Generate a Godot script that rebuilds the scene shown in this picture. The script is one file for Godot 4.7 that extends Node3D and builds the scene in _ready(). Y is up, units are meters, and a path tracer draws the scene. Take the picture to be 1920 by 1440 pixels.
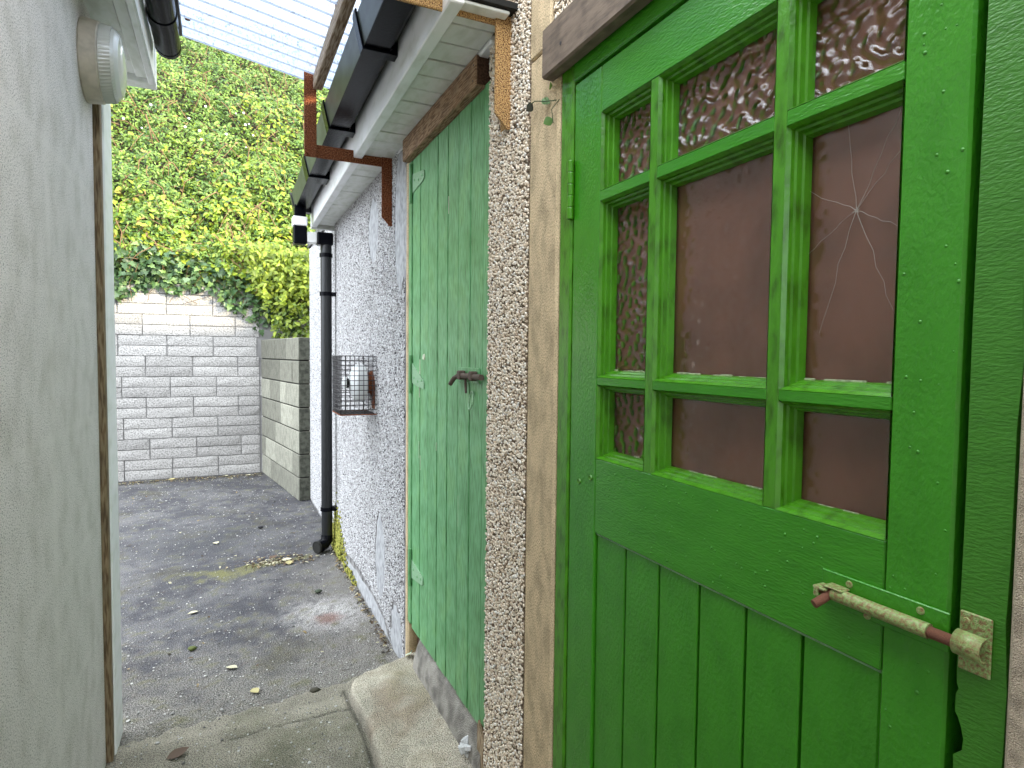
extends Node3D

var xf := Transform3D()
var M := {}
var rng := RandomNumberGenerator.new()
var used := {}

# ---------------------------------------------------------------- naming and tagging
func numbered(called: String) -> String:
	if not used.has(called):
		used[called] = 0
		return called
	used[called] += 1
	return "%s_%03d" % [called, used[called]]

func tag(o: Node3D, label: String, category: String, group := "") -> Node3D:
	o.set_meta("label", label)
	o.set_meta("category", category)
	if group != "":
		o.set_meta("group", group)
	return o

func thing(called: String, label: String, category: String, at := Vector3.ZERO, group := "") -> Node3D:
	var o := Node3D.new()
	o.name = numbered(called)
	add_child(o)
	o.position = at
	tag(o, label, category, group)
	return o

func obj(called: String, st: SurfaceTool, m: Material, parent: Node3D = null) -> MeshInstance3D:
	st.generate_normals()
	return place(called, st.commit(), m, parent)

func place(called: String, mesh: Mesh, m: Material, parent: Node3D = null) -> MeshInstance3D:
	var o := MeshInstance3D.new()
	o.mesh = mesh
	o.material_override = m
	if parent == null:
		o.name = numbered(called)
		add_child(o)
	else:
		var n := called
		var k := 0
		while parent.has_node(NodePath(n)):
			k += 1
			n = "%s_%03d" % [called, k]
		o.name = n
		parent.add_child(o)
	return o

func struct(o: Node3D) -> Node3D:
	o.set_meta("kind", "structure")
	return o

func stuff(o: Node3D) -> Node3D:
	o.set_meta("kind", "stuff")
	return o

# ---------------------------------------------------------------- mesh helpers
func mb(smooth := false) -> SurfaceTool:
	var st := SurfaceTool.new()
	st.begin(Mesh.PRIMITIVE_TRIANGLES)
	st.set_smooth_group(0 if smooth else -1)
	return st

func tri(st: SurfaceTool, a: Vector3, b: Vector3, c: Vector3) -> void:
	st.add_vertex(xf * a)
	st.add_vertex(xf * c)
	st.add_vertex(xf * b)

func quad(st: SurfaceTool, a: Vector3, b: Vector3, c: Vector3, d: Vector3) -> void:
	tri(st, a, b, c)
	tri(st, a, c, d)

func face(st: SurfaceTool, p: Array, c: Vector3) -> void:
	var n: Vector3 = (p[1] - p[0]).cross(p[2] - p[0])
	var mid := Vector3.ZERO
	for q in p:
		mid += q
	mid /= p.size()
	if n.dot(mid - c) < 0.0:
		p.reverse()
	for i in range(1, p.size() - 1):
		tri(st, p[0], p[i], p[i + 1])

func box(st: SurfaceTool, lo: Vector3, hi: Vector3, b := 0.0) -> void:
	var c := (lo + hi) / 2.0
	var h := (hi - lo) / 2.0
	b = minf(b, minf(h.x, minf(h.y, h.z)) * 0.9)
	var vert := func(axis: int, s: Vector3) -> Vector3:
		var v := h - Vector3(b, b, b)
		v[axis] = h[axis]
		return c + v * s
	for axis in 3:
		var u := (axis + 1) % 3
		var w := (axis + 2) % 3
		for sg in [-1.0, 1.0]:
			var pts := []
			for q in [[-1, -1], [1, -1], [1, 1], [-1, 1]]:
				var s := Vector3.ONE
				s[axis] = sg
				s[u] = q[0]
				s[w] = q[1]
				pts.append(vert.call(axis, s))
			face(st, pts, c)
	if b <= 0.0:
		return
	for axis in 3:
		var u := (axis + 1) % 3
		var w := (axis + 2) % 3
		for su in [-1.0, 1.0]:
			for sw in [-1.0, 1.0]:
				var s0 := Vector3.ONE
				s0[u] = su
				s0[w] = sw
				var s1 := s0
				s0[axis] = -1.0
				s1[axis] = 1.0
				face(st, [vert.call(u, s0), vert.call(u, s1), vert.call(w, s1), vert.call(w, s0)], c)
	for sx in [-1.0, 1.0]:
		for sy in [-1.0, 1.0]:
			for sz in [-1.0, 1.0]:
				var s := Vector3(sx, sy, sz)
				face(st, [vert.call(0, s), vert.call(1, s), vert.call(2, s)], c)

# polygon (u,v) pushed along the third axis of t
func extrude(st: SurfaceTool, poly: PackedVector2Array, t: Transform3D, length: float) -> void:
	var area := 0.0
	for i in poly.size():
		var p := poly[i]
		var q := poly[(i + 1) % poly.size()]
		area += p.x * q.y - q.x * p.y
	var pl := poly.duplicate()
	if area < 0.0:
		pl.reverse()
	var flip := t.basis.determinant() < 0.0
	var idx := Geometry2D.triangulate_polygon(pl)
	var emit := func(a: Vector3, b: Vector3, c: Vector3) -> void:
		if flip:
			tri(st, t * a, t * c, t * b)
		else:
			tri(st, t * a, t * b, t * c)
	for i in pl.size():
		var p := pl[i]
		var q := pl[(i + 1) % pl.size()]
		var a := Vector3(p.x, p.y, 0)
		var b := Vector3(q.x, q.y, 0)
		var c := Vector3(q.x, q.y, length)
		var d := Vector3(p.x, p.y, length)
		emit.call(a, b, c)
		emit.call(a, c, d)
	for k in range(0, idx.size(), 3):
		var a := pl[idx[k]]
		var b := pl[idx[k + 1]]
		var c := pl[idx[k + 2]]
		if (b - a).cross(c - a) < 0.0:
			var s := b
			b = c
			c = s
		emit.call(Vector3(a.x, a.y, length), Vector3(b.x, b.y, length), Vector3(c.x, c.y, length))
		emit.call(Vector3(a.x, a.y, 0), Vector3(c.x, c.y, 0), Vector3(b.x, b.y, 0))

func tube(st: SurfaceTool, pts: Array, r: float, n := 10, r2 := -1.0) -> void:
	var rings := []
	var side := Vector3.ZERO
	for i in pts.size():
		var d: Vector3 = (pts[mini(i + 1, pts.size() - 1)] - pts[maxi(i - 1, 0)]).normalized()
		if side == Vector3.ZERO:
			side = d.cross(Vector3.UP if absf(d.y) < 0.9 else Vector3.RIGHT).normalized()
		side = (side - d * side.dot(d)).normalized()
		var up := d.cross(side)
		var ring := []
		var rr := r if r2 < 0.0 else lerpf(r, r2, float(i) / (pts.size() - 1))
		for k in n:
			var a := TAU * k / n
			ring.append(pts[i] + (side * cos(a) + up * sin(a)) * rr)
		rings.append(ring)
	for i in rings.size() - 1:
		for k in n:
			var k2 := (k + 1) % n
			quad(st, rings[i][k], rings[i][k2], rings[i + 1][k2], rings[i + 1][k])
	st.set_smooth_group(-1)
	for k in range(1, n - 1):
		tri(st, rings[0][0], rings[0][k + 1], rings[0][k])
		tri(st, rings[-1][0], rings[-1][k], rings[-1][k + 1])
	st.set_smooth_group(0)

# profile [(radius, height)] turned about the y axis of t
func lathe(st: SurfaceTool, prof: Array, t: Transform3D, n := 24, sharp := true) -> void:
	for i in prof.size() - 1:
		var p: Vector2 = prof[i]
		var q: Vector2 = prof[i + 1]
		st.set_smooth_group(i + 1 if sharp else 0)
		for k in n:
			var a := TAU * k / n
			var b := TAU * (k + 1) / n
			var v := [Vector3(cos(a) * p.x, p.y, sin(a) * p.x), Vector3(cos(b) * p.x, p.y, sin(b) * p.x), Vector3(cos(b) * q.x, q.y, sin(b) * q.x), Vector3(cos(a) * q.x, q.y, sin(a) * q.x)]
			for j in 4:
				v[j] = t * v[j]
			if p.x < 1e-5:
				tri(st, v[0], v[3], v[2])
			elif q.x < 1e-5:
				tri(st, v[0], v[2], v[1])
			else:
				quad(st, v[0], v[3], v[2], v[1])

# ---------------------------------------------------------------- materials
func lin(r: float, g: float, b: float) -> Color:
	return Color(r, g, b).linear_to_srgb()

func noise(freq: float, sd: int, kind := FastNoiseLite.TYPE_SIMPLEX_SMOOTH, oct := 4) -> FastNoiseLite:
	var n := FastNoiseLite.new()
	n.noise_type = kind
	n.frequency = freq
	n.seed = sd
	n.fractal_octaves = oct
	if oct <= 1:
		n.fractal_type = FastNoiseLite.FRACTAL_NONE
	return n

func ntex(n: FastNoiseLite, stops: Array, size := 512) -> NoiseTexture2D:
	var t := NoiseTexture2D.new()
	t.width = size
	t.height = size
	t.seamless = true
	t.seamless_blend_skirt = 0.15
	t.noise = n
	var g := Gradient.new()
	var off := PackedFloat32Array()
	var col := PackedColorArray()
	for s in stops:
		off.append(s[0])
		var c = s[1]
		col.append(c if c is Color else Color(c, c, c))
	g.offsets = off
	g.colors = col
	t.color_ramp = g
	return t

# scale: repeats per metre of the albedo/bump texture
func mat(called: String, base: Color, rough: float, opt := {}) -> StandardMaterial3D:
	var m := StandardMaterial3D.new()
	m.resource_name = called
	m.albedo_color = base
	m.roughness = rough
	m.metallic_specular = opt.get("spec", 0.5)
	m.metallic = opt.get("metal", 0.0)
	m.uv1_triplanar = true
	m.uv1_world_triplanar = opt.get("world", true)
	m.uv1_scale = opt.get("scale", Vector3.ONE)
	m.uv2_triplanar = true
	m.uv2_world_triplanar = opt.get("world", true)
	m.uv2_scale = opt.get("scale2", Vector3.ONE * 0.7)
	if opt.has("tex"):
		m.albedo_texture = opt.tex
	if opt.has("bump"):
		m.heightmap_enabled = true
		m.heightmap_texture = opt.bump
		m.heightmap_scale = opt.get("depth", 0.3)
	if opt.has("detail"):
		m.detail_enabled = true
		m.detail_albedo = opt.detail
		m.detail_blend_mode = BaseMaterial3D.BLEND_MODE_MUL
		m.detail_uv_layer = BaseMaterial3D.DETAIL_UV_2
	if opt.has("rtex"):
		m.roughness_texture = opt.rtex
		m.roughness_texture_channel = BaseMaterial3D.TEXTURE_CHANNEL_RED
	if opt.get("vc", false):
		m.vertex_color_use_as_albedo = true
	if opt.has("back"):
		m.backlight_enabled = true
		m.backlight = opt.back
	if opt.has("coat"):
		m.clearcoat_enabled = true
		m.clearcoat = opt.coat
		m.clearcoat_roughness = opt.get("coat_rough", 0.1)
	return m

func make_materials() -> void:
	var W := FastNoiseLite.TYPE_SIMPLEX_SMOOTH
	var C := FastNoiseLite.TYPE_CELLULAR
	var fine := ntex(noise(0.05, 1, W, 5), [[0.0, 0.72], [0.5, 0.9], [1.0, 1.0]])
	var blotch := ntex(noise(0.012, 2, W, 5), [[0.0, 0.55], [0.45, 0.85], [0.6, 0.97], [1.0, 1.0]])
	var soft := ntex(noise(0.015, 8, W, 5), [[0.0, 0.8], [0.45, 0.93], [0.6, 0.98], [1.0, 1.0]])
	var grain_h := ntex(noise(0.06, 3, W, 4), [[0.0, 0.0], [1.0, 1.0]])
	var gritty := ntex(noise(0.11, 4, W, 3), [[0.0, 0.0], [0.45, 0.35], [0.6, 0.75], [1.0, 1.0]])
	var specks := ntex(noise(0.16, 5, W, 2), [[0.0, 0.35], [0.3, 0.8], [0.36, 0.97], [0.68, 1.0], [0.78, 1.0]])
	var peel := ntex(noise(0.035, 6, W, 3), [[0.0, 0.0], [1.0, 1.0]])
	var streak := ntex(noise(0.03, 7, W, 5), [[0.0, 0.5], [0.4, 0.86], [0.6, 0.97], [1.0, 1.0]])
	# plaster of the left wall: stipple and faint vertical stains
	M.render = mat("cream render", lin(0.79, 0.745, 0.735), 0.85, {"tex": ntex(noise(0.09, 23, W, 4), [[0.0, 0.35], [0.25, 0.7], [0.33, 0.92], [0.55, 1.0], [1.0, 1.0]], 1024), "scale": Vector3(2.6, 3.2, 1.6), "bump": ntex(noise(0.13, 21, W, 5), [[0.0, 0.0], [1.0, 1.0]], 1024), "depth": 0.07, "detail": ntex(noise(0.02, 22, W, 5), [[0.0, Color(0.90, 0.90, 0.88)], [0.4, Color(0.965, 0.965, 0.958)], [0.58, Color(0.99, 0.99, 0.985)], [1.0, 1.0]]), "scale2": Vector3(1.3, 0.7, 0.9), "spec": 0.3})
	M.smooth_render = mat("sand coloured smooth render", lin(0.74, 0.58, 0.37), 0.9, {"tex": specks, "scale": Vector3(5, 2.4, 5), "bump": gritty, "depth": 0.1, "detail": soft, "scale2": Vector3(2.6, 1.2, 2.6), "spec": 0.3})
	M.mortar_warm = mat("pebbledash bed", lin(0.42, 0.33, 0.235), 0.95, {"tex": blotch, "scale": Vector3.ONE * 2.5, "bump": gritty, "depth": 0.8, "spec": 0.2})
	M.mortar_cool = mat("grey pebbledash bed", lin(0.36, 0.35, 0.35), 0.95, {"tex": blotch, "scale": Vector3.ONE * 2.0, "bump": gritty, "depth": 0.8, "spec": 0.2})
	M.roughcast = mat("beige roughcast", lin(0.60, 0.51, 0.39), 0.95, {"tex": specks, "scale": Vector3.ONE * 9.0, "bump": gritty, "depth": 0.15, "detail": soft, "scale2": Vector3.ONE * 5.0, "spec": 0.2})
	M.pebble = mat("dashed stone chips", Color.WHITE, 0.8, {"vc": true, "spec": 0.3})
	M.patch = mat("trowelled mortar", lin(0.50, 0.51, 0.53), 0.9, {"tex": soft, "scale": Vector3(6, 1.5, 6), "bump": gritty, "depth": 0.15, "detail": soft, "scale2": Vector3.ONE * 3.0})
	M.concrete_side = mat("grey concrete", lin(0.48, 0.45, 0.40), 0.92, {"tex": specks, "scale": Vector3.ONE * 4.0, "bump": gritty, "depth": 0.5, "detail": blotch, "scale2": Vector3.ONE * 1.8})
	M.ground = mat("rough ground surface", Color.WHITE, 0.88, {"tex": ntex(noise(0.13, 31, W, 4), [[0.0, 0.25], [0.4, 0.66], [0.55, 0.85], [0.66, 1.0], [1.0, 1.0]], 1024), "scale": Vector3.ONE * 1.1, "bump": ntex(noise(0.1, 32, W, 5), [[0.0, 0.0], [0.4, 0.25], [0.62, 0.8], [1.0, 1.0]], 1024), "depth": 0.6, "vc": true, "spec": 0.35})
	M.path = M.ground.duplicate()
	M.path.resource_name = "worn concrete"
	M.path.albedo_texture = ntex(noise(0.17, 33, W, 4), [[0.0, 0.25], [0.34, 0.62], [0.44, 0.86], [0.6, 1.0], [1.0, 1.0]], 1024)
	M.path.heightmap_texture = ntex(noise(0.14, 34, W, 4), [[0.0, 0.0], [1.0, 1.0]], 1024)
	M.path.heightmap_scale = 0.9
	M.earth = mat("dark earth", lin(0.05, 0.04, 0.025), 0.95, {"tex": blotch, "scale": Vector3.ONE})
	# green paint
	var brush := ntex(noise(0.03, 41, W, 4), [[0.0, 0.0], [1.0, 1.0]])
	var blist := ntex(noise(0.022, 42, C, 1), [[0.0, 1.0], [0.16, 0.65], [0.3, 0.5], [1.0, 0.45]])
	var gvar := ntex(noise(0.014, 43, W, 4), [[0.0, Color(0.88, 0.91, 0.84)], [0.5, Color(0.96, 0.97, 0.95)], [1.0, 1.0]])
	M.green = mat("gloss green paint", lin(0.043, 0.25, 0.012), 0.22, {"bump": peel, "scale": Vector3(7, 5, 7), "depth": 0.06, "detail": gvar, "scale2": Vector3(2.2, 1.1, 2.2)})
	M.green_h = mat("gloss green paint brushed across", lin(0.043, 0.25, 0.012), 0.22, {"bump": peel, "scale": Vector3(8, 14, 3.5), "depth": 0.045, "detail": gvar, "scale2": Vector3(2.2, 4.0, 1.0)})
	M.green_bar = mat("green paint on the bars", lin(0.062, 0.25, 0.009), 0.28, {"bump": peel, "scale": Vector3(9, 5, 9), "depth": 0.04, "detail": ntex(noise(0.02, 44, W, 5), [[0.0, Color(0.62, 0.6, 0.3)], [0.4, Color(0.9, 0.92, 0.8)], [0.6, 1.0]]), "scale2": Vector3(4, 1.5, 4)})
	M.green_rough = mat("green paint on rough timber", lin(0.045, 0.20, 0.014), 0.36, {"bump": ntex(noise(0.03, 45, W, 5), [[0.0, 0.0], [1.0, 1.0]]), "scale": Vector3(6, 16, 6), "depth": 0.06, "detail": gvar, "scale2": Vector3(2.5, 5, 2.5)})
	M.green_dull = mat("weathered green paint", lin(0.185, 0.45, 0.215), 0.42, {"tex": ntex(noise(0.03, 46, W, 5), [[0.0, Color(0.45, 0.54, 0.42)], [0.38, Color(0.82, 0.88, 0.8)], [0.58, 1.0], [1.0, 1.0]]), "scale": Vector3(9, 0.9, 9), "bump": brush, "depth": 0.08, "detail": ntex(noise(0.012, 47, W, 4), [[0.0, Color(0.8, 0.86, 0.78)], [0.6, 1.0], [0.74, Color(1.0, 0.99, 0.94)]]), "scale2": Vector3(1.0, 0.7, 1.0)})
	M.green_pale = mat("pale green painted iron", lin(0.32, 0.56, 0.33), 0.42, {"tex": fine, "scale": Vector3.ONE * 8.0, "bump": peel, "depth": 0.1})
	M.chip = mat("bare paint chips", lin(0.62, 0.66, 0.5), 0.7)
	M.dark = mat("dark gap", lin(0.012, 0.012, 0.01), 0.95)
	M.glass = StandardMaterial3D.new()
	M.glass.resource_name = "hammered glass"
	M.glass.transparency = BaseMaterial3D.TRANSPARENCY_ALPHA
	M.glass.albedo_color = Color(0.1, 0.1, 0.1, 0.04)
	M.glass.roughness = 0.06
	M.glass.metallic_specular = 0.5
	M.glass.uv1_triplanar = true
	M.glass.uv1_world_triplanar = true
	M.glass.uv1_scale = Vector3.ONE * 3.0
	M.glass.heightmap_enabled = true
	M.glass.heightmap_texture = ntex(noise(0.032, 51, W, 1), [[0.0, 0.0], [1.0, 1.0]])
	M.glass.heightmap_scale = 1.0
	M.glass_still = M.glass.duplicate()
	M.glass_still.resource_name = "smoother old glass"
	M.glass_still.heightmap_scale = 0.11
	M.board_brown = mat("pinkish brown board", lin(0.205, 0.090, 0.056), 0.8, {"detail": soft, "scale2": Vector3.ONE * 0.8, "spec": 0.15})
	M.putty = mat("old putty", lin(0.42, 0.48, 0.3), 0.7, {"tex": streak, "scale": Vector3.ONE * 7.0})
	M.crack = mat("crack in glass", lin(0.4, 0.36, 0.33), 0.5)
	# timber
	var woodc := ntex(noise(0.03, 61, W, 5), [[0.0, Color(0.5, 0.42, 0.36)], [0.4, Color(0.8, 0.75, 0.68)], [0.6, 1.0], [1.0, 1.0]])
	M.wood_z = mat("weathered brown timber", lin(0.42, 0.27, 0.165), 0.8, {"tex": woodc, "scale": Vector3(9, 9, 0.9), "bump": grain_h, "depth": 0.08, "detail": soft, "scale2": Vector3.ONE * 2.0})
	M.wood_grey = mat("grey weathered board", lin(0.20, 0.15, 0.112), 0.85, {"tex": soft, "scale": Vector3(9, 9, 1.5), "bump": grain_h, "depth": 0.03, "detail": soft, "scale2": Vector3.ONE * 2.4})
	M.wood_rail = mat("greyed roof rail", lin(0.5, 0.4, 0.3), 0.8, {"tex": woodc, "scale": Vector3(9, 9, 0.8), "bump": grain_h, "depth": 0.2})
	M.wood_end = mat("dark end grain", lin(0.10, 0.05, 0.028), 0.85, {"tex": woodc, "scale": Vector3.ONE * 7.0})
	M.wood_post = mat("stained post", lin(0.27, 0.20, 0.115), 0.75, {"tex": woodc, "scale": Vector3(9, 0.8, 9), "bump": grain_h, "depth": 0.08, "detail": soft, "scale2": Vector3(3, 1, 3)})
	M.wood_pale = mat("split pale wood", lin(0.42, 0.33, 0.22), 0.8, {"tex": woodc, "scale": Vector3(12, 1.2, 12)})
	# plastics and metals
	M.pvc = mat("white plastic board", lin(0.86, 0.87, 0.88), 0.4, {"tex": ntex(noise(0.02, 71, W, 5), [[0.0, Color(0.9, 0.9, 0.88)], [0.35, Color(0.97, 0.975, 0.965)], [0.55, 1.0], [1.0, 1.0]]), "scale": Vector3(1.4, 1.4, 0.7)})
	M.pvc_dull = mat("greyish soffit plastic", lin(0.76, 0.78, 0.75), 0.5, {"tex": ntex(noise(0.02, 72, W, 5), [[0.0, Color(0.9, 0.905, 0.88)], [0.45, Color(0.97, 0.975, 0.96)], [0.6, 1.0]]), "scale": Vector3(2, 2, 0.9)})
	M.black = mat("black plastic", lin(0.004, 0.0045, 0.007), 0.22, {"tex": fine, "scale": Vector3.ONE * 4.0, "bump": peel, "depth": 0.02, "spec": 0.2})
	M.black_dusty = mat("dusty black plastic", lin(0.014, 0.016, 0.018), 0.35, {"tex": ntex(noise(0.03, 73, W, 5), [[0.0, Color(0.5, 0.55, 0.55)], [0.5, Color(0.85, 0.85, 0.85)], [1.0, 1.0]]), "scale": Vector3(3, 1.2, 3)})
	M.gutter_face = mat("algae filmed gutter face", lin(0.05, 0.062, 0.053), 0.4, {"tex": blotch, "scale": Vector3(3, 3, 1.5)})
	M.white_plastic = mat("white pipe collar", lin(0.8, 0.8, 0.79), 0.35)
	M.rust = mat("rusty iron", lin(0.34, 0.16, 0.09), 0.85, {"tex": ntex(noise(0.06, 81, W, 5), [[0.0, Color(0.3, 0.24, 0.22)], [0.45, Color(0.75, 0.6, 0.52)], [0.62, Color(1.0, 0.85, 0.7)], [0.75, 1.0]]), "scale": Vector3.ONE * 5.0, "bump": gritty, "depth": 0.25, "spec": 0.3})
	M.rust_cream = mat("cream painted rusty iron", lin(0.60, 0.42, 0.21), 0.8, {"tex": ntex(noise(0.09, 82, W, 4), [[0.0, Color(0.25, 0.15, 0.1)], [0.36, Color(0.5, 0.36, 0.25)], [0.48, Color(0.95, 0.88, 0.75)], [1.0, 1.0]]), "scale": Vector3.ONE * 5.0, "bump": gritty, "depth": 0.2})
	M.bolt_paint = mat("worn paint on bolt", lin(0.40, 0.40, 0.27), 0.45, {"tex": ntex(noise(0.04, 83, W, 5), [[0.0, Color(0.6, 0.42, 0.32)], [0.42, Color(0.85, 0.76, 0.62)], [0.55, Color(0.72, 0.93, 0.62)], [0.8, Color(0.95, 0.97, 0.85)], [1.0, 1.0]]), "scale": Vector3.ONE * 9.0, "bump": gritty, "depth": 0.04})
	M.bolt_dark = mat("dark weathered iron", lin(0.13, 0.085, 0.065), 0.7, {"tex": fine, "scale": Vector3.ONE * 9.0, "bump": gritty, "depth": 0.15})
	M.bolt_rust = mat("red rust on bolt", lin(0.23, 0.085, 0.045), 0.75, {"tex": fine, "scale": Vector3.ONE * 20.0, "bump": gritty, "depth": 0.1})
	M.wire = mat("dark cage wire", lin(0.035, 0.032, 0.035), 0.55)
	M.lamp_base = mat("beige lamp base", lin(0.56, 0.50, 0.41), 0.45, {"tex": soft, "scale": Vector3.ONE * 3.0})
	M.lamp_glass = StandardMaterial3D.new()
	M.lamp_glass.resource_name = "ribbed lamp glass"
	M.lamp_glass.albedo_color = lin(0.60, 0.61, 0.57)
	M.lamp_glass.roughness = 0.16
	M.lamp_glass.clearcoat_enabled = true
	M.lamp_glass.clearcoat = 0.6
	M.lamp_glass.metallic_specular = 0.7
	M.flue = mat("white flue terminal", lin(0.78, 0.8, 0.8), 0.35)
	# clear corrugated plastic with dirt
	M.sheet = StandardMaterial3D.new()
	M.sheet.resource_name = "translucent corrugated plastic"
	M.sheet.albedo_color = Color(0.69, 0.745, 0.83, 0.93)
	M.sheet.transparency = BaseMaterial3D.TRANSPARENCY_ALPHA
	M.sheet.albedo_texture = ntex(noise(0.07, 91, W, 4), [[0.0, 0.25], [0.27, 0.7], [0.34, 0.98], [1.0, 1.0]])
	M.sheet.roughness = 0.35
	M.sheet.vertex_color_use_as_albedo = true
	M.sheet.backlight_enabled = true
	M.sheet.backlight = Color(1, 1, 1)
	M.sheet.uv1_triplanar = true
	M.sheet.uv1_world_triplanar = true
	M.sheet.uv1_scale = Vector3.ONE * 2.0
	# masonry
	var splitface := ntex(noise(0.05, 95, W, 5), [[0.0, 0.0], [0.4, 0.4], [1.0, 1.0]])
	for k in 5:
		var v: float = [1.0, 0.9, 1.08, 0.96, 0.82][k]
		M["brick%d" % k] = mat("pale grey walling block", lin(0.40 * v, 0.388 * v, 0.372 * v), 0.92, {"tex": ntex(noise(0.09, 100 + k, W, 4), [[0.0, 0.62], [0.4, 0.88], [0.6, 1.0], [1.0, 1.0]], 256), "scale": Vector3.ONE * 2.2, "bump": splitface, "depth": 0.45, "spec": 0.25})
	for k in 4:
		var v: float = [1.0, 0.72, 1.2, 0.55][k]
		M["block%d" % k] = mat("mossy concrete block", lin(0.44 * v, 0.435 * v, 0.36 * v), 0.95, {"tex": fine, "scale": Vector3(4, 2.4, 4), "bump": gritty, "depth": 0.2, "detail": soft, "scale2": Vector3(3, 1.2, 3), "spec": 0.2})
	M.block_end = mat("dark block end", lin(0.12, 0.125, 0.095), 0.95, {"tex": blotch, "scale": Vector3.ONE * 3.0, "bump": gritty, "depth": 0.5})
	M.joint = mat("recessed mortar", lin(0.21, 0.205, 0.2), 0.95)
	M.slate = mat("grey roof covering", lin(0.12, 0.12, 0.125), 0.8, {"tex": blotch, "scale": Vector3.ONE})
	# leaves
	M.leaf = mat("hedge leaf", Color.WHITE, 0.42, {"vc": true, "back": Color(0.75, 0.8, 0.35), "spec": 0.45})
	M.leaf.uv1_triplanar = false
	M.stem = mat("brown stem", lin(0.12, 0.075, 0.04), 0.9)
	M.fallen = mat("dry fallen leaf", lin(0.5, 0.44, 0.2), 0.7, {"tex": fine, "scale": Vector3.ONE * 12.0})
	M.fallen_pale = mat("pale fallen leaf", lin(0.62, 0.58, 0.4), 0.7, {"tex": fine, "scale": Vector3.ONE * 12.0})
	M.fallen_brown = mat("brown fallen leaf", lin(0.09, 0.055, 0.035), 0.8)
	M.moss = mat("moss", Color.WHITE, 0.95, {"vc": true})
	M.flake = mat("pale green paint flake", lin(0.5, 0.62, 0.47), 0.6)
	M.plaster = mat("white plaster lump", lin(0.75, 0.76, 0.76), 0.9, {"tex": fine, "scale": Vector3.ONE * 14.0})

# ---------------------------------------------------------------- sprinkled instances
func pebble_mesh() -> ArrayMesh:
	var st := mb(true)
	var rows := 4
	var segs := 6
	var r := RandomNumberGenerator.new()
	r.seed = 5
	var pts := []
	for i in rows + 1:
		var ring := []
		for k in segs:
			var th := PI * i / rows
			var ph := TAU * k / segs
			var j := 1.0 + r.randf_range(-0.2, 0.2) if i > 0 and i < rows else 1.0
			ring.append(Vector3(sin(th) * cos(ph), cos(th), sin(th) * sin(ph)) * j)
		pts.append(ring)
	for i in rows:
		for k in segs:
			var k2 := (k + 1) % segs
			if i > 0:
				tri(st, pts[i][k], pts[i][k2], pts[i + 1][k2])
			if i < rows - 1:
				tri(st, pts[i][k], pts[i + 1][k2], pts[i + 1][k])
	st.generate_normals()
	return st.commit()

func multi(called: String, mesh: Mesh, m: Material, where: Array, cols: Array, parent: Node3D) -> MultiMeshInstance3D:
	var mm := MultiMesh.new()
	mm.transform_format = MultiMesh.TRANSFORM_3D
	mm.use_colors = true
	mm.mesh = mesh
	mm.instance_count = where.size()
	for i in where.size():
		mm.set_instance_transform(i, where[i])
		mm.set_instance_color(i, cols[i])
	var o := MultiMeshInstance3D.new()
	o.multimesh = mm
	o.material_override = m
	if parent == null:
		o.name = numbered(called)
		add_child(o)
	else:
		o.name = called
		parent.add_child(o, true)
	stuff(o)
	return o

func stones(where: Array, cols: Array, x: float, z0: float, z1: float, y0: float, y1: float, tone: Array, patches: Array) -> void:
	var step := 0.0063
	var y := y0
	while y < y1:
		var z := z0
		while z < z1:
			var p := Vector3(x, y + rng.randf_range(-0.004, 0.004), z + rng.randf_range(-0.004, 0.004))
			z += step
			if rng.randf() < 0.07:
				continue
			var bare := false
			for q in patches:
				var dy: float = (p.y - q.y) / q.w
				var dz: float = (p.z - q.x) / q.z
				if dy * dy + dz * dz < 1.0:
					bare = true
			if bare or p.z < z0 or p.z > z1 or p.y < y0:
				continue
			var s := rng.randf_range(0.0021, 0.0042)
			var b := Basis(Vector3(1, 0, 0), rng.randf() * TAU) * Basis.from_scale(Vector3(rng.randf_range(0.0018, 0.004), s, s * rng.randf_range(0.7, 1.3)))
			where.append(Transform3D(b, p))
			var k: float = rng.randf()
			var c: Color = tone[0] if k < 0.5 else tone[1] if k < 0.8 else tone[2] if k < 0.94 else tone[3]
			var v := rng.randf_range(0.8, 1.12)
			cols.append(Color(c.r * v, c.g * v, c.b * v))
		y += step

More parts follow.
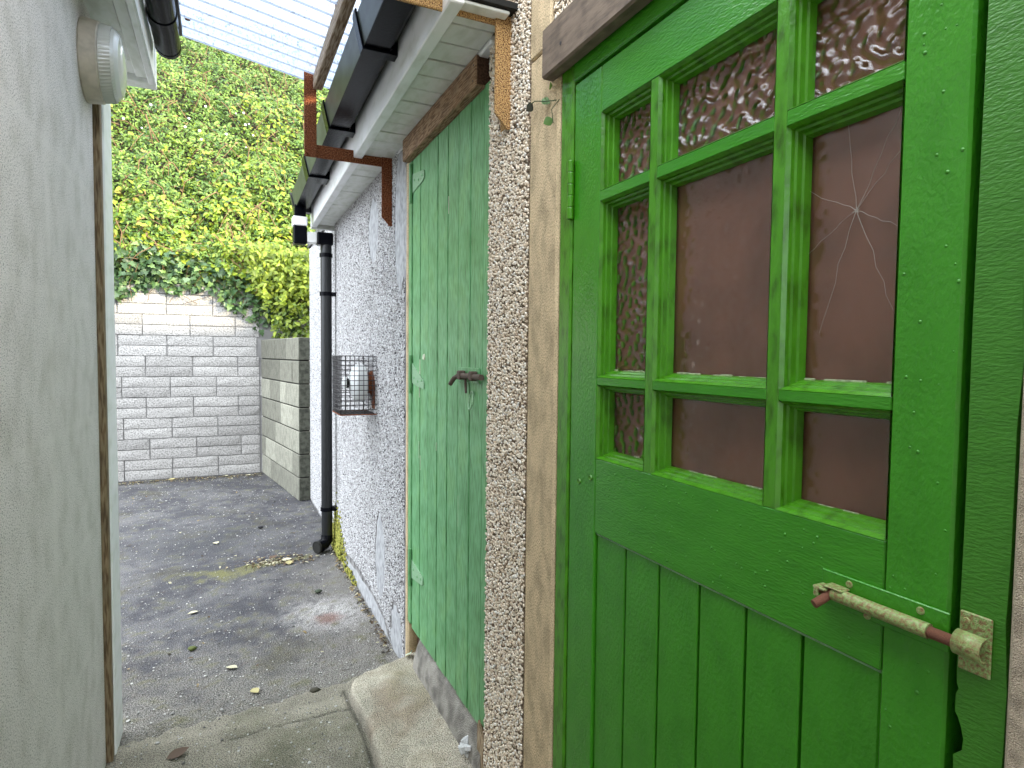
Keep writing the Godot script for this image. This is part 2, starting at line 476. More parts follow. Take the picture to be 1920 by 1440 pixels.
# ---------------------------------------------------------------- scene
func _ready() -> void:
	rng.seed = 11
	var cam := Camera3D.new()
	cam.name = "camera"
	add_child(cam)
	cam.position = Vector3(0, 1.26, 0)
	cam.basis = Basis(Vector3.UP, deg_to_rad(-25.2355)) * Basis(Vector3.RIGHT, deg_to_rad(-2.6892)) * Basis(Vector3.BACK, deg_to_rad(0.6064))
	cam.fov = 64.1
	cam.near = 0.02
	cam.far = 400.0
	cam.current = true
	var we := WorldEnvironment.new()
	we.name = "environment"
	var e := Environment.new()
	e.background_mode = Environment.BG_SKY
	var sm := ProceduralSkyMaterial.new()
	sm.sky_top_color = Color(0.95, 0.975, 1.0)
	sm.sky_horizon_color = Color(0.74, 0.78, 0.83)
	sm.sky_curve = 0.2
	sm.ground_bottom_color = Color(0.3, 0.3, 0.28)
	sm.ground_horizon_color = Color(0.6, 0.6, 0.58)
	sm.sky_energy_multiplier = 1.25
	e.sky = Sky.new()
	e.sky.sky_material = sm
	e.tonemap_mode = Environment.TONE_MAPPER_LINEAR
	e.tonemap_exposure = 4.4
	e.sdfgi_enabled = true
	e.ssao_enabled = true
	e.ssil_enabled = true
	we.environment = e
	add_child(we)
	var sun := DirectionalLight3D.new()
	sun.name = "sun"
	sun.light_energy = 0.8
	sun.light_color = Color(1.0, 0.93, 0.79)
	sun.light_angular_distance = 5.0
	sun.shadow_enabled = true
	add_child(sun)
	sun.look_at_from_position(Vector3(10.0, 3.7, 8.0), Vector3.ZERO, Vector3.UP)

	make_materials()
	build_ground()
	build_left_house()
	build_outbuilding()
	build_retaining_wall()
	build_stub_wall()
	build_hedge()
	build_roof_sheet()
	build_glazed_door()
	build_plank_door()
	build_rainwater()
	build_flue()
	build_lamp()
	build_small_things()

# ---------------------------------------------------------------- ground
func grid(st: SurfaceTool, x0: float, x1: float, z0: float, z1: float, step: float, shade: Callable) -> void:
	var nx := int(ceil((x1 - x0) / step))
	var nz := int(ceil((z1 - z0) / step))
	for j in nz + 1:
		for i in nx + 1:
			var x := lerpf(x0, x1, float(i) / nx)
			var z := lerpf(z0, z1, float(j) / nz)
			var hc: Array = shade.call(x, z)
			st.set_color(hc[1])
			st.add_vertex(Vector3(x, hc[0], z))
	for j in nz:
		for i in nx:
			var a := j * (nx + 1) + i
			for q in [a, a + 1, a + nx + 1, a + 1, a + nx + 2, a + nx + 1]:
				st.add_index(q)

func blob(x: float, z: float, cx: float, cz: float, rx: float, rz: float) -> float:
	var d := Vector2((x - cx) / rx, (z - cz) / rz).length()
	return clampf(1.3 - d, 0.0, 1.0)

func build_ground() -> void:
	var st := mb()
	quad(st, Vector3(-120, -0.05, 120), Vector3(120, -0.05, 120), Vector3(120, -0.05, -120), Vector3(-120, -0.05, -120))
	struct(obj("ground", st, M.earth))
	var n1 := noise(1.6, 201)
	var n2 := noise(7.0, 202)
	var n3 := noise(24.0, 203)
	var n4 := noise(0.6, 204)
	var edge := func(x: float) -> float: return -2.275 - 0.10 * (x + 0.3) / 0.75 + 0.03 * n2.get_noise_2d(x * 2.0, 3.0)
	# dark yard beyond the path
	var yard := func(x: float, z: float) -> Array:
		var v := 0.5 + 0.5 * n1.get_noise_2d(x, z)
		var w := n2.get_noise_2d(x, z)
		var f := n3.get_noise_2d(x, z)
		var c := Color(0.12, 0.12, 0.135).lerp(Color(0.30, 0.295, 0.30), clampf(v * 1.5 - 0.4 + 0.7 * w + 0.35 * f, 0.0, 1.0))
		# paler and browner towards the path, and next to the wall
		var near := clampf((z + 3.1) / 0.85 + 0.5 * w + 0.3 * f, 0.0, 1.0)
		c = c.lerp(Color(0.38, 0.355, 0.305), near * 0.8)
		var by := clampf((x - 0.15) / 0.5 + 0.3 * w, 0.0, 1.0) * clampf((z + 4.2) / 0.8, 0.0, 1.0)
		c = c.lerp(Color(0.45, 0.425, 0.385), by * 0.75)
		# cement spill with a rusty red mark
		var sp := blob(x, z, 0.46, -3.03, 0.2, 0.2) * clampf(1.1 + 2.2 * f + 0.8 * w, 0.0, 1.4)
		c = c.lerp(Color(0.72, 0.70, 0.68), sp * 0.9)
		c = c.lerp(Color(0.33, 0.15, 0.115), clampf(blob(x, z, 0.44, -2.96, 0.07, 0.075) * 1.4 + 0.7 * f - 0.2, 0.0, 1.0) * 0.75)
		# moss streak and damp patches
		var ms := clampf(blob(x, z, 0.0, -3.80, 0.26, 0.14) + blob(x, z, 0.28, -3.9, 0.2, 0.06) + 1.3 * w + 0.6 * f - 0.35, 0.0, 1.0)
		c = c.lerp(Color(0.36, 0.35, 0.10), ms * 0.75)
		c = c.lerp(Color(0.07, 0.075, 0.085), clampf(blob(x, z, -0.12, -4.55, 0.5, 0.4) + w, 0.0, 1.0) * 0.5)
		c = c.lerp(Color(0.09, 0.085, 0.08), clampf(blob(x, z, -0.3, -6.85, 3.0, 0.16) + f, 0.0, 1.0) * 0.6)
		c = c.lerp(Color(0.14, 0.13, 0.08), clampf(n4.get_noise_2d(x * 3.0, z * 3.0) * 2.0 + 0.5 * f - 0.5, 0.0, 1.0) * 0.7)
		return [0.004 * w + 0.0028 * f + 0.004 * n1.get_noise_2d(z, x), c]
	st = SurfaceTool.new()
	st.begin(Mesh.PRIMITIVE_TRIANGLES)
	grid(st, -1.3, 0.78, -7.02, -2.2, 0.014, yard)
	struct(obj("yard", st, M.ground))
	st = SurfaceTool.new()
	st.begin(Mesh.PRIMITIVE_TRIANGLES)
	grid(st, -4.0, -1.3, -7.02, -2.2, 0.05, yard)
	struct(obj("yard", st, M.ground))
	# concrete path in the passage, one step of a few millimetres above the yard
	var path := func(x: float, z: float) -> Array:
		var w := n2.get_noise_2d(x, z)
		var f := n3.get_noise_2d(x, z)
		var v := 0.5 + 0.5 * n1.get_noise_2d(x * 1.4, z * 1.4)
		var c := Color(0.28, 0.26, 0.21).lerp(Color(0.46, 0.425, 0.34), clampf(v + 0.5 * w, 0.0, 1.0))
		c = c.lerp(Color(0.17, 0.175, 0.10), clampf(n4.get_noise_2d(x * 4.0, z * 4.0) * 1.6 + f * 0.5, 0.0, 1.0) * 0.5)
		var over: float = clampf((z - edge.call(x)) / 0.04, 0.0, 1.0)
		var ck: float = absf(z + 2.14 + 0.05 * (x - 0.2) + 0.02 * w)
		var cr := clampf(1.0 - ck / 0.008, 0.0, 1.0) * clampf((x + 0.02) / 0.05, 0.0, 1.0)
		var sc := clampf(1.0 - absf(x - 0.397 - 0.012 * n1.get_noise_2d(z * 2.0, 4.0)) / 0.012, 0.0, 1.0) * (1.0 if z > -2.27 else 0.0)
		cr = maxf(cr, sc)
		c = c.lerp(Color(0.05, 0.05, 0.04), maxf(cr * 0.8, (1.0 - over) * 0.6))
		return [lerpf(-0.012, 0.011, over) - 0.006 * cr + 0.003 * w + 0.0025 * f, c]
	st = SurfaceTool.new()
	st.begin(Mesh.PRIMITIVE_TRIANGLES)
	grid(st, -0.36, 0.74, -2.42, -1.2, 0.009, path)
	struct(obj("path", st, M.path))
	st = SurfaceTool.new()
	st.begin(Mesh.PRIMITIVE_TRIANGLES)
	grid(st, -0.36, 0.74, -1.2, 4.0, 0.04, path)
	struct(obj("path", st, M.path))
	# loose grit
	var where := []
	var cols := []
	for i in 6500:
		var x := rng.randf_range(-1.0, 0.66)
		var z := -1.2 - 5.6 * pow(rng.randf(), 1.35)
		if x < -0.36 and z > -2.2:
			continue
		if x > 0.4 and z > -2.3:
			continue
		var s := rng.randf_range(0.0012, 0.0042) * (1.0 if rng.randf() < 0.93 else 1.7)
		where.append(Transform3D(Basis(Vector3.UP, rng.randf() * TAU) * Basis.from_scale(Vector3(s, s * 0.5, s * rng.randf_range(0.6, 1.3))), Vector3(x, 0.003 + (0.009 if z > -2.3 else 0.0), z)))
		var v := rng.randf_range(0.1, 0.55)
		cols.append(Color(v, v * 0.98, v * 0.93))
	var gm := multi("grit", pebble_mesh(), M.pebble, where, cols, null)
	gm.set_meta("label", "loose pale grit scattered over the dark yard and path")
	gm.set_meta("category", "grit")
	# doorstep below the plank door
	var sl := SurfaceTool.new()
	sl.begin(Mesh.PRIMITIVE_TRIANGLES)
	var top := func(x: float, z: float) -> Array:
		var w := n2.get_noise_2d(x, z)
		var f := n3.get_noise_2d(x, z)
		var v := 0.5 + 0.5 * n1.get_noise_2d(x * 2.0 + 9.0, z * 2.0)
		var c := Color(0.50, 0.46, 0.37).lerp(Color(0.74, 0.67, 0.54), clampf(v + 0.5 * w + 0.4 * f, 0.0, 1.0))
		c = c.lerp(Color(0.26, 0.17, 0.11), clampf(blob(x, z, 0.52, -2.0, 0.12, 0.2) + w - 0.1, 0.0, 1.0) * 0.55)
		c = c.lerp(Color(0.29, 0.28, 0.16), clampf(blob(x, z, 0.62, -2.12, 0.09, 0.2) + w - 0.2, 0.0, 1.0) * 0.5)
		# rounded left edge and far corner
		var left: float = 0.402 + 0.006 * w + 0.012 * n1.get_noise_2d(z * 2.0, 4.0)
		var far: float = -2.285 - 0.1 * (x - 0.4)
		var dd := minf(x - left, z - far)
		var cx := left + 0.08
		var cz := far + 0.08
		if x < cx and z < cz:
			dd = 0.08 - Vector2(cx - x, cz - z).length()
		var up := clampf(dd / 0.016, 0.0, 1.0)
		up = 1.0 - (1.0 - up) * (1.0 - up)
		var h := lerpf(-0.02, 0.05 + 0.17 * maxf(x - 0.42, 0.0) * 0.9, up)
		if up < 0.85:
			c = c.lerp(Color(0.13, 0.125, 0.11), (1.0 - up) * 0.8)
		return [h + 0.003 * w + 0.002 * f, c]
	grid(sl, 0.37, 0.70, -2.36, -1.0, 0.007, top)
	var so := obj("doorstep", sl, M.path)
	tag(so, "low worn concrete doorstep with rounded corner below the plank door", "doorstep")

# ---------------------------------------------------------------- left house
func build_left_house() -> void:
	var h := thing("house", "cream rendered house wall with white eaves along the left of the passage", "house")
	var st := mb()
	box(st, Vector3(-3.2, -0.05, -2.15), Vector3(-0.333, 2.26, 3.0), 0.004)
	obj("wall", st, M.render, h)
	st = mb()
	box(st, Vector3(-0.42, 0.0, -2.185), Vector3(-0.316, 2.19, -2.152), 0.003)
	obj("corner_post", st, M.wood_post, h)
	st = mb()
	box(st, Vector3(-0.46, 0.0, -2.33), Vector3(-0.312, 2.19, -2.187), 0.004)
	obj("white_lining", st, M.pvc, h)
	# eaves: soffit boards, fascia, trim
	var so := mb()
	box(so, Vector3(-0.40, 2.225, -2.52), Vector3(-0.222, 2.235, 3.05))
	obj("soffit_backing", so, M.dark, h)
	var z := 3.0
	while z > -2.5:
		st = mb()
		box(st, Vector3(-0.335, 2.212, maxf(z - 0.197, -2.505)), Vector3(-0.262, 2.2245, z), 0.002)
		obj("soffit_board", st, M.pvc_dull, h)
		z -= 0.2
	st = mb()
	box(st, Vector3(-0.262, 2.203, -2.505), Vector3(-0.2265, 2.224, 3.05), 0.003)
	obj("soffit_trim", st, M.pvc_dull, h)
	st = mb()
	box(st, Vector3(-0.226, 2.192, -2.53), Vector3(-0.206, 2.385, 3.05), 0.003)
	var f := obj("fascia", st, M.pvc, h)
	st = mb()
	box(st, Vector3(-0.2058, 2.194, -2.53), Vector3(-0.2025, 2.216, 3.05), 0.001)
	obj("bead", st, M.pvc, f)
	# cover piece at the far end of the eaves
	st = mb()
	box(st, Vector3(-0.345, 2.196, -2.585), Vector3(-0.2045, 2.39, -2.531), 0.003)
	obj("end_cover", st, M.pvc_dull, h)
	st = mb()
	extrude(st, PackedVector2Array([Vector2(-0.12, 2.395), Vector2(-0.12, 2.42), Vector2(-3.3, 3.5), Vector2(-3.3, 3.47), Vector2(-0.30, 2.39)]), Transform3D(Basis(), Vector3(0, 0, -2.56)), 5.6)
	obj("roof", st, M.slate, h)
	# half round black gutter with a bracket
	var g := thing("gutter", "black half round gutter on the left house eaves", "gutter", Vector3(-0.161, 2.315, 0))
	st = mb(true)
	var prof := []
	for k in 13:
		var a := PI + PI * k / 12.0
		prof.append(Vector2(cos(a), sin(a)))
	for k in 12:
		var p: Vector2 = prof[k] * 0.04
		var q: Vector2 = prof[k + 1] * 0.04
		quad(st, Vector3(p.x, p.y, 3.05), Vector3(p.x, p.y, -2.47), Vector3(q.x, q.y, -2.47), Vector3(q.x, q.y, 3.05))
		p = prof[k] * 0.0365
		q = prof[k + 1] * 0.0365
		quad(st, Vector3(q.x, q.y, 3.05), Vector3(q.x, q.y, -2.47), Vector3(p.x, p.y, -2.47), Vector3(p.x, p.y, 3.05))
	obj("channel", st, M.black, g)
	st = mb(true)
	lathe(st, [Vector2(0.0, 0.0), Vector2(0.0415, 0.0), Vector2(0.0415, 0.02), Vector2(0.0, 0.02)], Transform3D(Basis(Vector3.RIGHT, PI / 2), Vector3(0, 0.0, -2.485)), 24)
	obj("stop_end", st, M.black, g)
	for zz in [-2.3, -1.35]:
		st = mb(true)
		lathe(st, [Vector2(0.0402, 0.0), Vector2(0.043, 0.0), Vector2(0.043, 0.06), Vector2(0.0402, 0.06)], Transform3D(Basis(Vector3.RIGHT, PI / 2), Vector3(0, 0.0, zz)), 24)
		obj("union", st, M.black, g)

# ---------------------------------------------------------------- right outbuilding
func build_outbuilding() -> void:
	var b := thing("outbuilding", "pebbledashed outbuilding with two green doors along the right of the passage", "outbuilding")
	var st := mb()
	box(st, Vector3(0.65, -0.05, -4.03), Vector3(0.80, 2.12, -2.335), 0.006)
	obj("pebbledash_wall", st, M.mortar_cool, b)
	st = mb()
	box(st, Vector3(0.668, -0.05, -5.44), Vector3(0.80, 2.14, -4.032), 0.006)
	obj("pebbledash_wall", st, M.mortar_cool, b)
	st = mb()
	box(st, Vector3(0.648, -0.05, -1.532), Vector3(0.80, 2.46, -1.288), 0.006)
	obj("pebbledash_pier", st, M.mortar_warm, b)
	st = mb()
	box(st, Vector3(0.645, -0.05, -1.287), Vector3(0.80, 1.93, -1.153), 0.006)
	obj("rendered_reveal", st, M.smooth_render, b)
	st = mb()
	box(st, Vector3(0.644, 1.931, -1.287), Vector3(0.80, 2.46, -1.19), 0.004)
	obj("rendered_reveal", st, M.smooth_render, b)
	st = mb()
	box(st, Vector3(0.65, 1.872, -1.152), Vector3(0.80, 2.46, -0.26), 0.004)
	obj("wall_over_door", st, M.mortar_warm, b)
	st = mb()
	box(st, Vector3(0.648, -0.05, -0.303), Vector3(0.80, 2.46, 3.02), 0.004)
	obj("roughcast_wall", st, M.roughcast, b)
	# reveals of mortar beside the plank door
	st = mb()
	box(st, Vector3(0.649, 0.02, -2.36), Vector3(0.72, 2.0, -2.327), 0.008)
	obj("mortar_reveal", st, M.smooth_render, b)
	# over the plank door
	st = mb()
	box(st, Vector3(0.665, 2.02, -2.335), Vector3(0.80, 2.15, -1.532))
	obj("wall_head", st, M.mortar_cool, b)
	# rest of the shell keeps the inside dark
	st = mb()
	box(st, Vector3(0.80, -0.05, -5.44), Vector3(0.81, 0.16, 3.02))
	box(st, Vector3(2.6, -0.05, -5.44), Vector3(2.7, 2.46, 3.0))
	box(st, Vector3(0.801, -0.05, -5.44), Vector3(2.6, 2.12, -5.34))
	box(st, Vector3(0.801, -0.05, 2.9), Vector3(2.59, 2.455, 3.0))
	box(st, Vector3(0.801, -0.04, -5.3), Vector3(2.6, 0.02, 2.9))
	obj("back_wall", st, M.mortar_cool, b)
	st = mb()
	box(st, Vector3(0.63, 2.461, -1.36), Vector3(2.75, 2.52, 3.06))
	obj("flat_roof", st, M.slate, b)
	# added slab out of view, cuts the light from behind the camera
	st = mb()
	box(st, Vector3(-0.23, 2.53, 0.95), Vector3(2.72, 2.58, 3.2))
	obj("added_light_blocker", st, M.slate, b)
	st = mb()
	extrude(st, PackedVector2Array([Vector2(0.44, 2.265), Vector2(0.44, 2.285), Vector2(2.8, 2.95), Vector2(2.8, 2.92), Vector2(0.6, 2.29)]), Transform3D(Basis(), Vector3(0, 0, -4.10)), 2.69)
	obj("roof", st, M.slate, b)
	st = mb()
	box(st, Vector3(0.655, 2.141, -5.46), Vector3(2.7, 2.2, -4.11))
	obj("flat_roof", st, M.slate, b)
	# riser of concrete below the plank door
	st = mb()
	extrude(st, PackedVector2Array([Vector2(0.625, 0.02), Vector2(0.638, 0.115), Vector2(0.652, 0.165), Vector2(0.664, 0.188), Vector2(0.78, 0.188), Vector2(0.78, 0.02)]), Transform3D(Basis(), Vector3(0, 0, -2.195)), 0.645)
	obj("threshold", st, M.concrete_side, b)
	# timber lintels
	st = mb()
	box(st, Vector3(0.628, 1.992, -2.335), Vector3(0.69, 2.074, -1.583), 0.003)
	var l := obj("timber_lintel", st, M.wood_z, b)
	st = mb()
	box(st, Vector3(0.6305, 1.9945, -1.5829), Vector3(0.68, 2.0715, -1.578), 0.001)
	obj("end_grain", st, M.wood_end, l)
	st = mb()
	for q in [[2.05, -1.6], [2.01, -1.605]]:
		xf = Transform3D(Basis(Vector3.FORWARD, PI / 2), Vector3(0.6285, q[0], q[1]))
		lathe(st, [Vector2(0.003, 0.0), Vector2(0.003, -0.001), Vector2(0.0, -0.001)], Transform3D(), 8)
	xf = Transform3D()
	stuff(obj("nails", st, M.wire, l))
	st = mb()
	box(st, Vector3(0.618, 1.845, -1.182), Vector3(0.649, 1.948, -0.22), 0.004)
	var l2 := obj("weatherboard", st, M.wood_grey, b)
	st = mb()
	xf = Transform3D(Basis(Vector3.FORWARD, PI / 2), Vector3(0.6182, 1.885, -1.10))
	lathe(st, [Vector2(0.0035, 0.0), Vector2(0.0035, -0.001), Vector2(0.0, -0.001)], Transform3D(), 8)
	xf = Transform3D()
	obj("nail", st, M.wire, l2)
	# eaves, turned a little off the wall line
	var turn := Transform3D(Basis(Vector3.UP, -0.0154), Vector3(0.471, 0, -1.35))
	xf = turn
	st = mb()
	box(st, Vector3(0.0, 2.058, -2.76), Vector3(0.036, 2.262, 0.0), 0.003)
	var fa := obj("fascia", st, M.pvc, b)
	st = mb()
	box(st, Vector3(0.036, 2.0835, -2.75), Vector3(0.30, 2.098, -0.01))
	obj("soffit_backing", st, M.dark, b)
	var z := -0.02
	var k := 0
	while z > -2.74:
		st = mb()
		box(st, Vector3(0.037, 2.073 + 0.001 * (k % 3), maxf(z - 0.0945, -2.74)), Vector3(0.158, 2.081, z), 0.002)
		obj("soffit_board", st, M.pvc_dull, b)
		z -= 0.1015
		k += 1
	st = mb()
	box(st, Vector3(0.159, 2.066, -2.74), Vector3(0.19, 2.083, -0.14), 0.004)
	obj("soffit_trim", st, M.pvc, b)
	st = mb()
	box(st, Vector3(0.0015, 2.052, -2.795), Vector3(0.19, 2.25, -2.762), 0.003)
	obj("end_cover", st, M.pvc_dull, b)
	xf = Transform3D()
	# dash of stone chips
	var where := []
	var cols := []
	var cool := [Color(0.62, 0.62, 0.63), Color(0.46, 0.455, 0.455), Color(0.24, 0.225, 0.225), Color(0.07, 0.065, 0.07)]
	var warm := [Color(0.9, 0.80, 0.66), Color(0.70, 0.57, 0.43), Color(0.92, 0.89, 0.82), Color(0.17, 0.125, 0.09)]
	# bare patches: x holds z, y holds y, z and w the half sizes
	var bare := [Vector4(-2.93, 1.84, 0.11, 0.15), Vector4(-2.79, 0.33, 0.10, 0.2), Vector4(-2.43, 1.80, 0.10, 0.30), Vector4(-2.5, 0.06, 0.10, 0.16), Vector4(-3.2, 0.02, 0.6, 0.09)]
	stones(where, cols, 0.649, -4.025, -2.372, 0.02, 2.075, cool, bare)
	stones(where, cols, 0.667, -5.43, -4.036, 0.02, 2.13, cool, [])
	multi("stone_chips", pebble_mesh(), M.pebble, where, cols, b)
	where = []
	cols = []
	stones(where, cols, 0.647, -1.530, -1.292, 0.0, 2.4, warm, [])
	stones(where, cols, 0.649, -1.18, -0.7, 1.95, 2.3, warm, [])
	multi("stone_chips", pebble_mesh(), M.pebble, where, cols, b)
	# trowelled smears on the dash
	smear(b, -2.93, 1.84, 0.11, 0.15, 0.6505)
	smear(b, -2.79, 0.31, 0.10, 0.21, 0.6505)
	smear(b, -2.44, 1.80, 0.10, 0.30, 0.6505)
	smear(b, -2.5, 0.05, 0.10, 0.16, 0.6505)
	smear(b, -3.2, 0.0, 0.6, 0.08, 0.6505)

func smear(b: Node3D, z: float, y: float, rz: float, ry: float, x: float) -> void:
	var st := mb(true)
	var n := noise(9.0, int(absf(z * 100.0)))
	var rings := 6
	var seg := 28
	var pts := []
	for i in rings + 1:
		var ring := []
		for k in seg:
			var a := TAU * k / seg
			var r := float(i) / rings
			var wob := 1.0 + 0.28 * n.get_noise_2d(cos(a) * 2.0, sin(a) * 2.0 + z)
			var py := y + sin(a) * ry * r * wob
			var pz := z + cos(a) * rz * r * wob
			ring.append(Vector3(x - 0.0055 * (1.0 - r * r) - 0.0015 * n.get_noise_2d(pz * 3.0, py), py, pz))
		pts.append(ring)
	for i in rings:
		for k in seg:
			var k2 := (k + 1) % seg
			quad(st, pts[i][k], pts[i][k2], pts[i + 1][k2], pts[i + 1][k])
	obj("mortar_smear", st, M.patch, b)

# ---------------------------------------------------------------- masonry
func rough_block(w: float, h: float, d: float, sd: int, bev: float, wob: float) -> ArrayMesh:
	# front face on local +z, centred; uneven face and worn edges
	var st := mb(true)
	var n := noise(6.0, sd)
	var nx := 7
	var ny := 3
	var p := []
	for j in ny + 1:
		var row := []
		for i in nx + 1:
			var x := -w / 2 + w * i / nx
			var y := -h / 2 + h * j / ny
			var rim := i == 0 or i == nx or j == 0 or j == ny
			var zz := d / 2 + wob * n.get_noise_2d(x * 3.0, y * 5.0) - (bev if rim else 0.0)
			row.append(Vector3(x + (wob * 0.4 * n.get_noise_2d(y * 9.0, x) if rim else 0.0), y + (wob * 0.4 * n.get_noise_2d(x * 4.0, y + 7.0) if rim else 0.0), zz))
		p.append(row)
	for j in ny:
		for i in nx:
			quad(st, p[j][i], p[j][i + 1], p[j + 1][i + 1], p[j + 1][i])
	st.set_smooth_group(-1)
	var bk := -d / 2
	for i in nx:
		quad(st, Vector3(p[0][i].x, p[0][i].y, bk), Vector3(p[0][i + 1].x, p[0][i + 1].y, bk), p[0][i + 1], p[0][i])
		quad(st, p[ny][i], p[ny][i + 1], Vector3(p[ny][i + 1].x, p[ny][i + 1].y, bk), Vector3(p[ny][i].x, p[ny][i].y, bk))
	for j in ny:
		quad(st, p[j][nx], Vector3(p[j][nx].x, p[j][nx].y, bk), Vector3(p[j + 1][nx].x, p[j + 1][nx].y, bk), p[j + 1][nx])
		quad(st, Vector3(p[j][0].x, p[j][0].y, bk), p[j][0], p[j + 1][0], Vector3(p[j + 1][0].x, p[j + 1][0].y, bk))
	st.generate_normals()
	return st.commit()

func build_retaining_wall() -> void:
	var w := thing("retaining_wall", "pale grey retaining wall of long split blocks at the end of the yard", "wall", Vector3(0, 0, -6.93))
	var st := mb()
	box(st, Vector3(-4.2, -0.05, -0.3), Vector3(2.6, 1.93, -0.016))
	obj("mortar_core", st, M.joint, w)
	var pitch := 0.411
	var full := []
	var half := []
	for k in 9:
		full.append(rough_block(pitch - 0.009, 0.0945, 0.06, 300 + k, 0.005, 0.010))
	for row in 19:
		var pair := row / 2
		var off := -0.876 if pair % 2 == 0 else -0.666
		off += [0.0, 0.006, 0.0, -0.018, -0.01, -0.02, -0.035, -0.04, -0.035, -0.04][pair]
		var y := 0.045 + row * 0.1018
		for i in range(-7, 8):
			var x0 := off + i * pitch
			var x1 := x0 + pitch
			if x1 > 2.4 or x0 < -3.9:
				continue
			if x0 < 0.345 and x1 > 0.345:
				# cut block against the side wall
				var cw := 0.345 - x0
				if cw > 0.06:
					var c := place("brick", rough_block(cw - 0.009, 0.0945, 0.06, 330 + row, 0.005, 0.008), M["brick%d" % rng.randi_range(0, 4)], w)
					c.position = Vector3(x0 + cw / 2, y, -0.03 + rng.randf_range(-0.003, 0.003))
				continue
			if x0 > 0.4 and y < 1.3:
				continue
			var o := place("brick", full[rng.randi_range(0, 8)], M["brick%d" % [0, 0, 1, 2, 3, 3, 4][rng.randi_range(0, 6)]], w)
			o.position = Vector3((x0 + x1) / 2, y, -0.03 + rng.randf_range(-0.004, 0.004))
			if rng.randf() < 0.5:
				o.rotation.z = PI

func build_stub_wall() -> void:
	var a := Vector3(0.36, 0, -6.90)
	var e := Vector3(0.572, 0, -5.43)
	var d := (e - a)
	var length := d.length()
	var w := thing("block_wall", "short stained concrete block wall joining the outbuilding corner to the retaining wall", "wall", a)
	# local z runs along the wall towards the camera, local -x is the face on the yard
	w.rotation.y = atan2(d.x, d.z)
	var st := mb()
	box(st, Vector3(0.012, -0.05, 0.0), Vector3(0.09, 1.385, length - 0.012))
	obj("mortar_core", st, M.dark, w)
	for row in 7:
		var y0 := row * 0.1995
		var z := length
		var first := true
		var widths := [0.44, 0.215] if row % 2 == 0 else [0.215, 0.44]
		var k := 0
		while z > 0.02:
			var ww: float = widths[0] if first else [0.44, 0.43, 0.22][(row + k) % 3]
			var z0 := maxf(z - ww, 0.0)
			st = mb()
			box(st, Vector3(0.0 + rng.randf_range(-0.003, 0.003), y0 + 0.004, z0 + 0.006), Vector3(0.10, y0 + 0.1935, z - 0.006), 0.005)
			var tone: int = rng.randi_range(0, 2) if row < 5 else [1, 3][rng.randi_range(0, 1)]
			obj("block", st, M["block%d" % tone], w)
			if first:
				st = mb()
				box(st, Vector3(0.004, y0 + 0.006, z - 0.0028), Vector3(0.096, y0 + 0.1915, z + 0.002), 0.001)
				obj("block_end", st, M.block_end, w)  # near end faces get their own darker colour
			first = false
			z = z0
			k += 1

# ---------------------------------------------------------------- hedge and ivy
func leaf_mesh(lobed := false) -> ArrayMesh:
	var st := mb(true)
	var out := [Vector2(0, 0), Vector2(0.22, 0.18), Vector2(0.30, 0.45), Vector2(0.2, 0.75), Vector2(0, 1.0)]
	if lobed:
		out = [Vector2(0, 0.0), Vector2(0.30, -0.1), Vector2(0.46, 0.2), Vector2(0.26, 0.36), Vector2(0.36, 0.62), Vector2(0.16, 0.66), Vector2(0, 1.0)]
	for i in out.size() - 1:
		var p: Vector2 = out[i]
		var q: Vector2 = out[i + 1]
		var bend := func(v: Vector2) -> Vector3: return Vector3(v.x, absf(v.x) * 0.35 - 0.25 * v.y * v.y, v.y)
		var bp: Vector3 = bend.call(p)
		var bq: Vector3 = bend.call(q)
		var mp: Vector3 = bend.call(Vector2(0, clampf(p.y, 0.0, 1.0)))
		var mq: Vector3 = bend.call(Vector2(0, clampf(q.y, 0.0, 1.0)))
		for s in [1.0, -1.0]:
			var f := Vector3(s, 1, 1)
			if s > 0.0:
				quad(st, mp * f, mq * f, bq * f, bp * f)
			else:
				quad(st, mp * f, bp * f, bq * f, mq * f)
	st.generate_normals()
	return st.commit()

func bank_at(x: float, t: float) -> Vector3:
	var ys := [1.86, 2.3, 3.1, 4.1, 5.1, 5.9]
	var zs := [-7.0, -7.06, -7.38, -7.95, -8.7, -9.6]
	var f := clampf(t, 0.0, 0.9999) * 5.0
	var i := int(f)
	return Vector3(x, lerpf(ys[i], ys[i + 1], f - i), lerpf(zs[i], zs[i + 1], f - i))

func leaf_basis(n: Vector3, size: float, wide: float) -> Basis:
	# leaf lies roughly with its face along n, tip outward and down
	var up := (n + Vector3(rng.randf_range(-0.9, 0.9), rng.randf_range(-0.5, 1.0), rng.randf_range(-0.6, 0.9))).normalized()
	var tip := Vector3(rng.randf_range(-1, 1), rng.randf_range(-1, 0.9), rng.randf_range(0.0, 0.8))
	tip = (tip - up * tip.dot(up)).normalized()
	return Basis(up.cross(tip) * size * wide, up * size, tip * size)

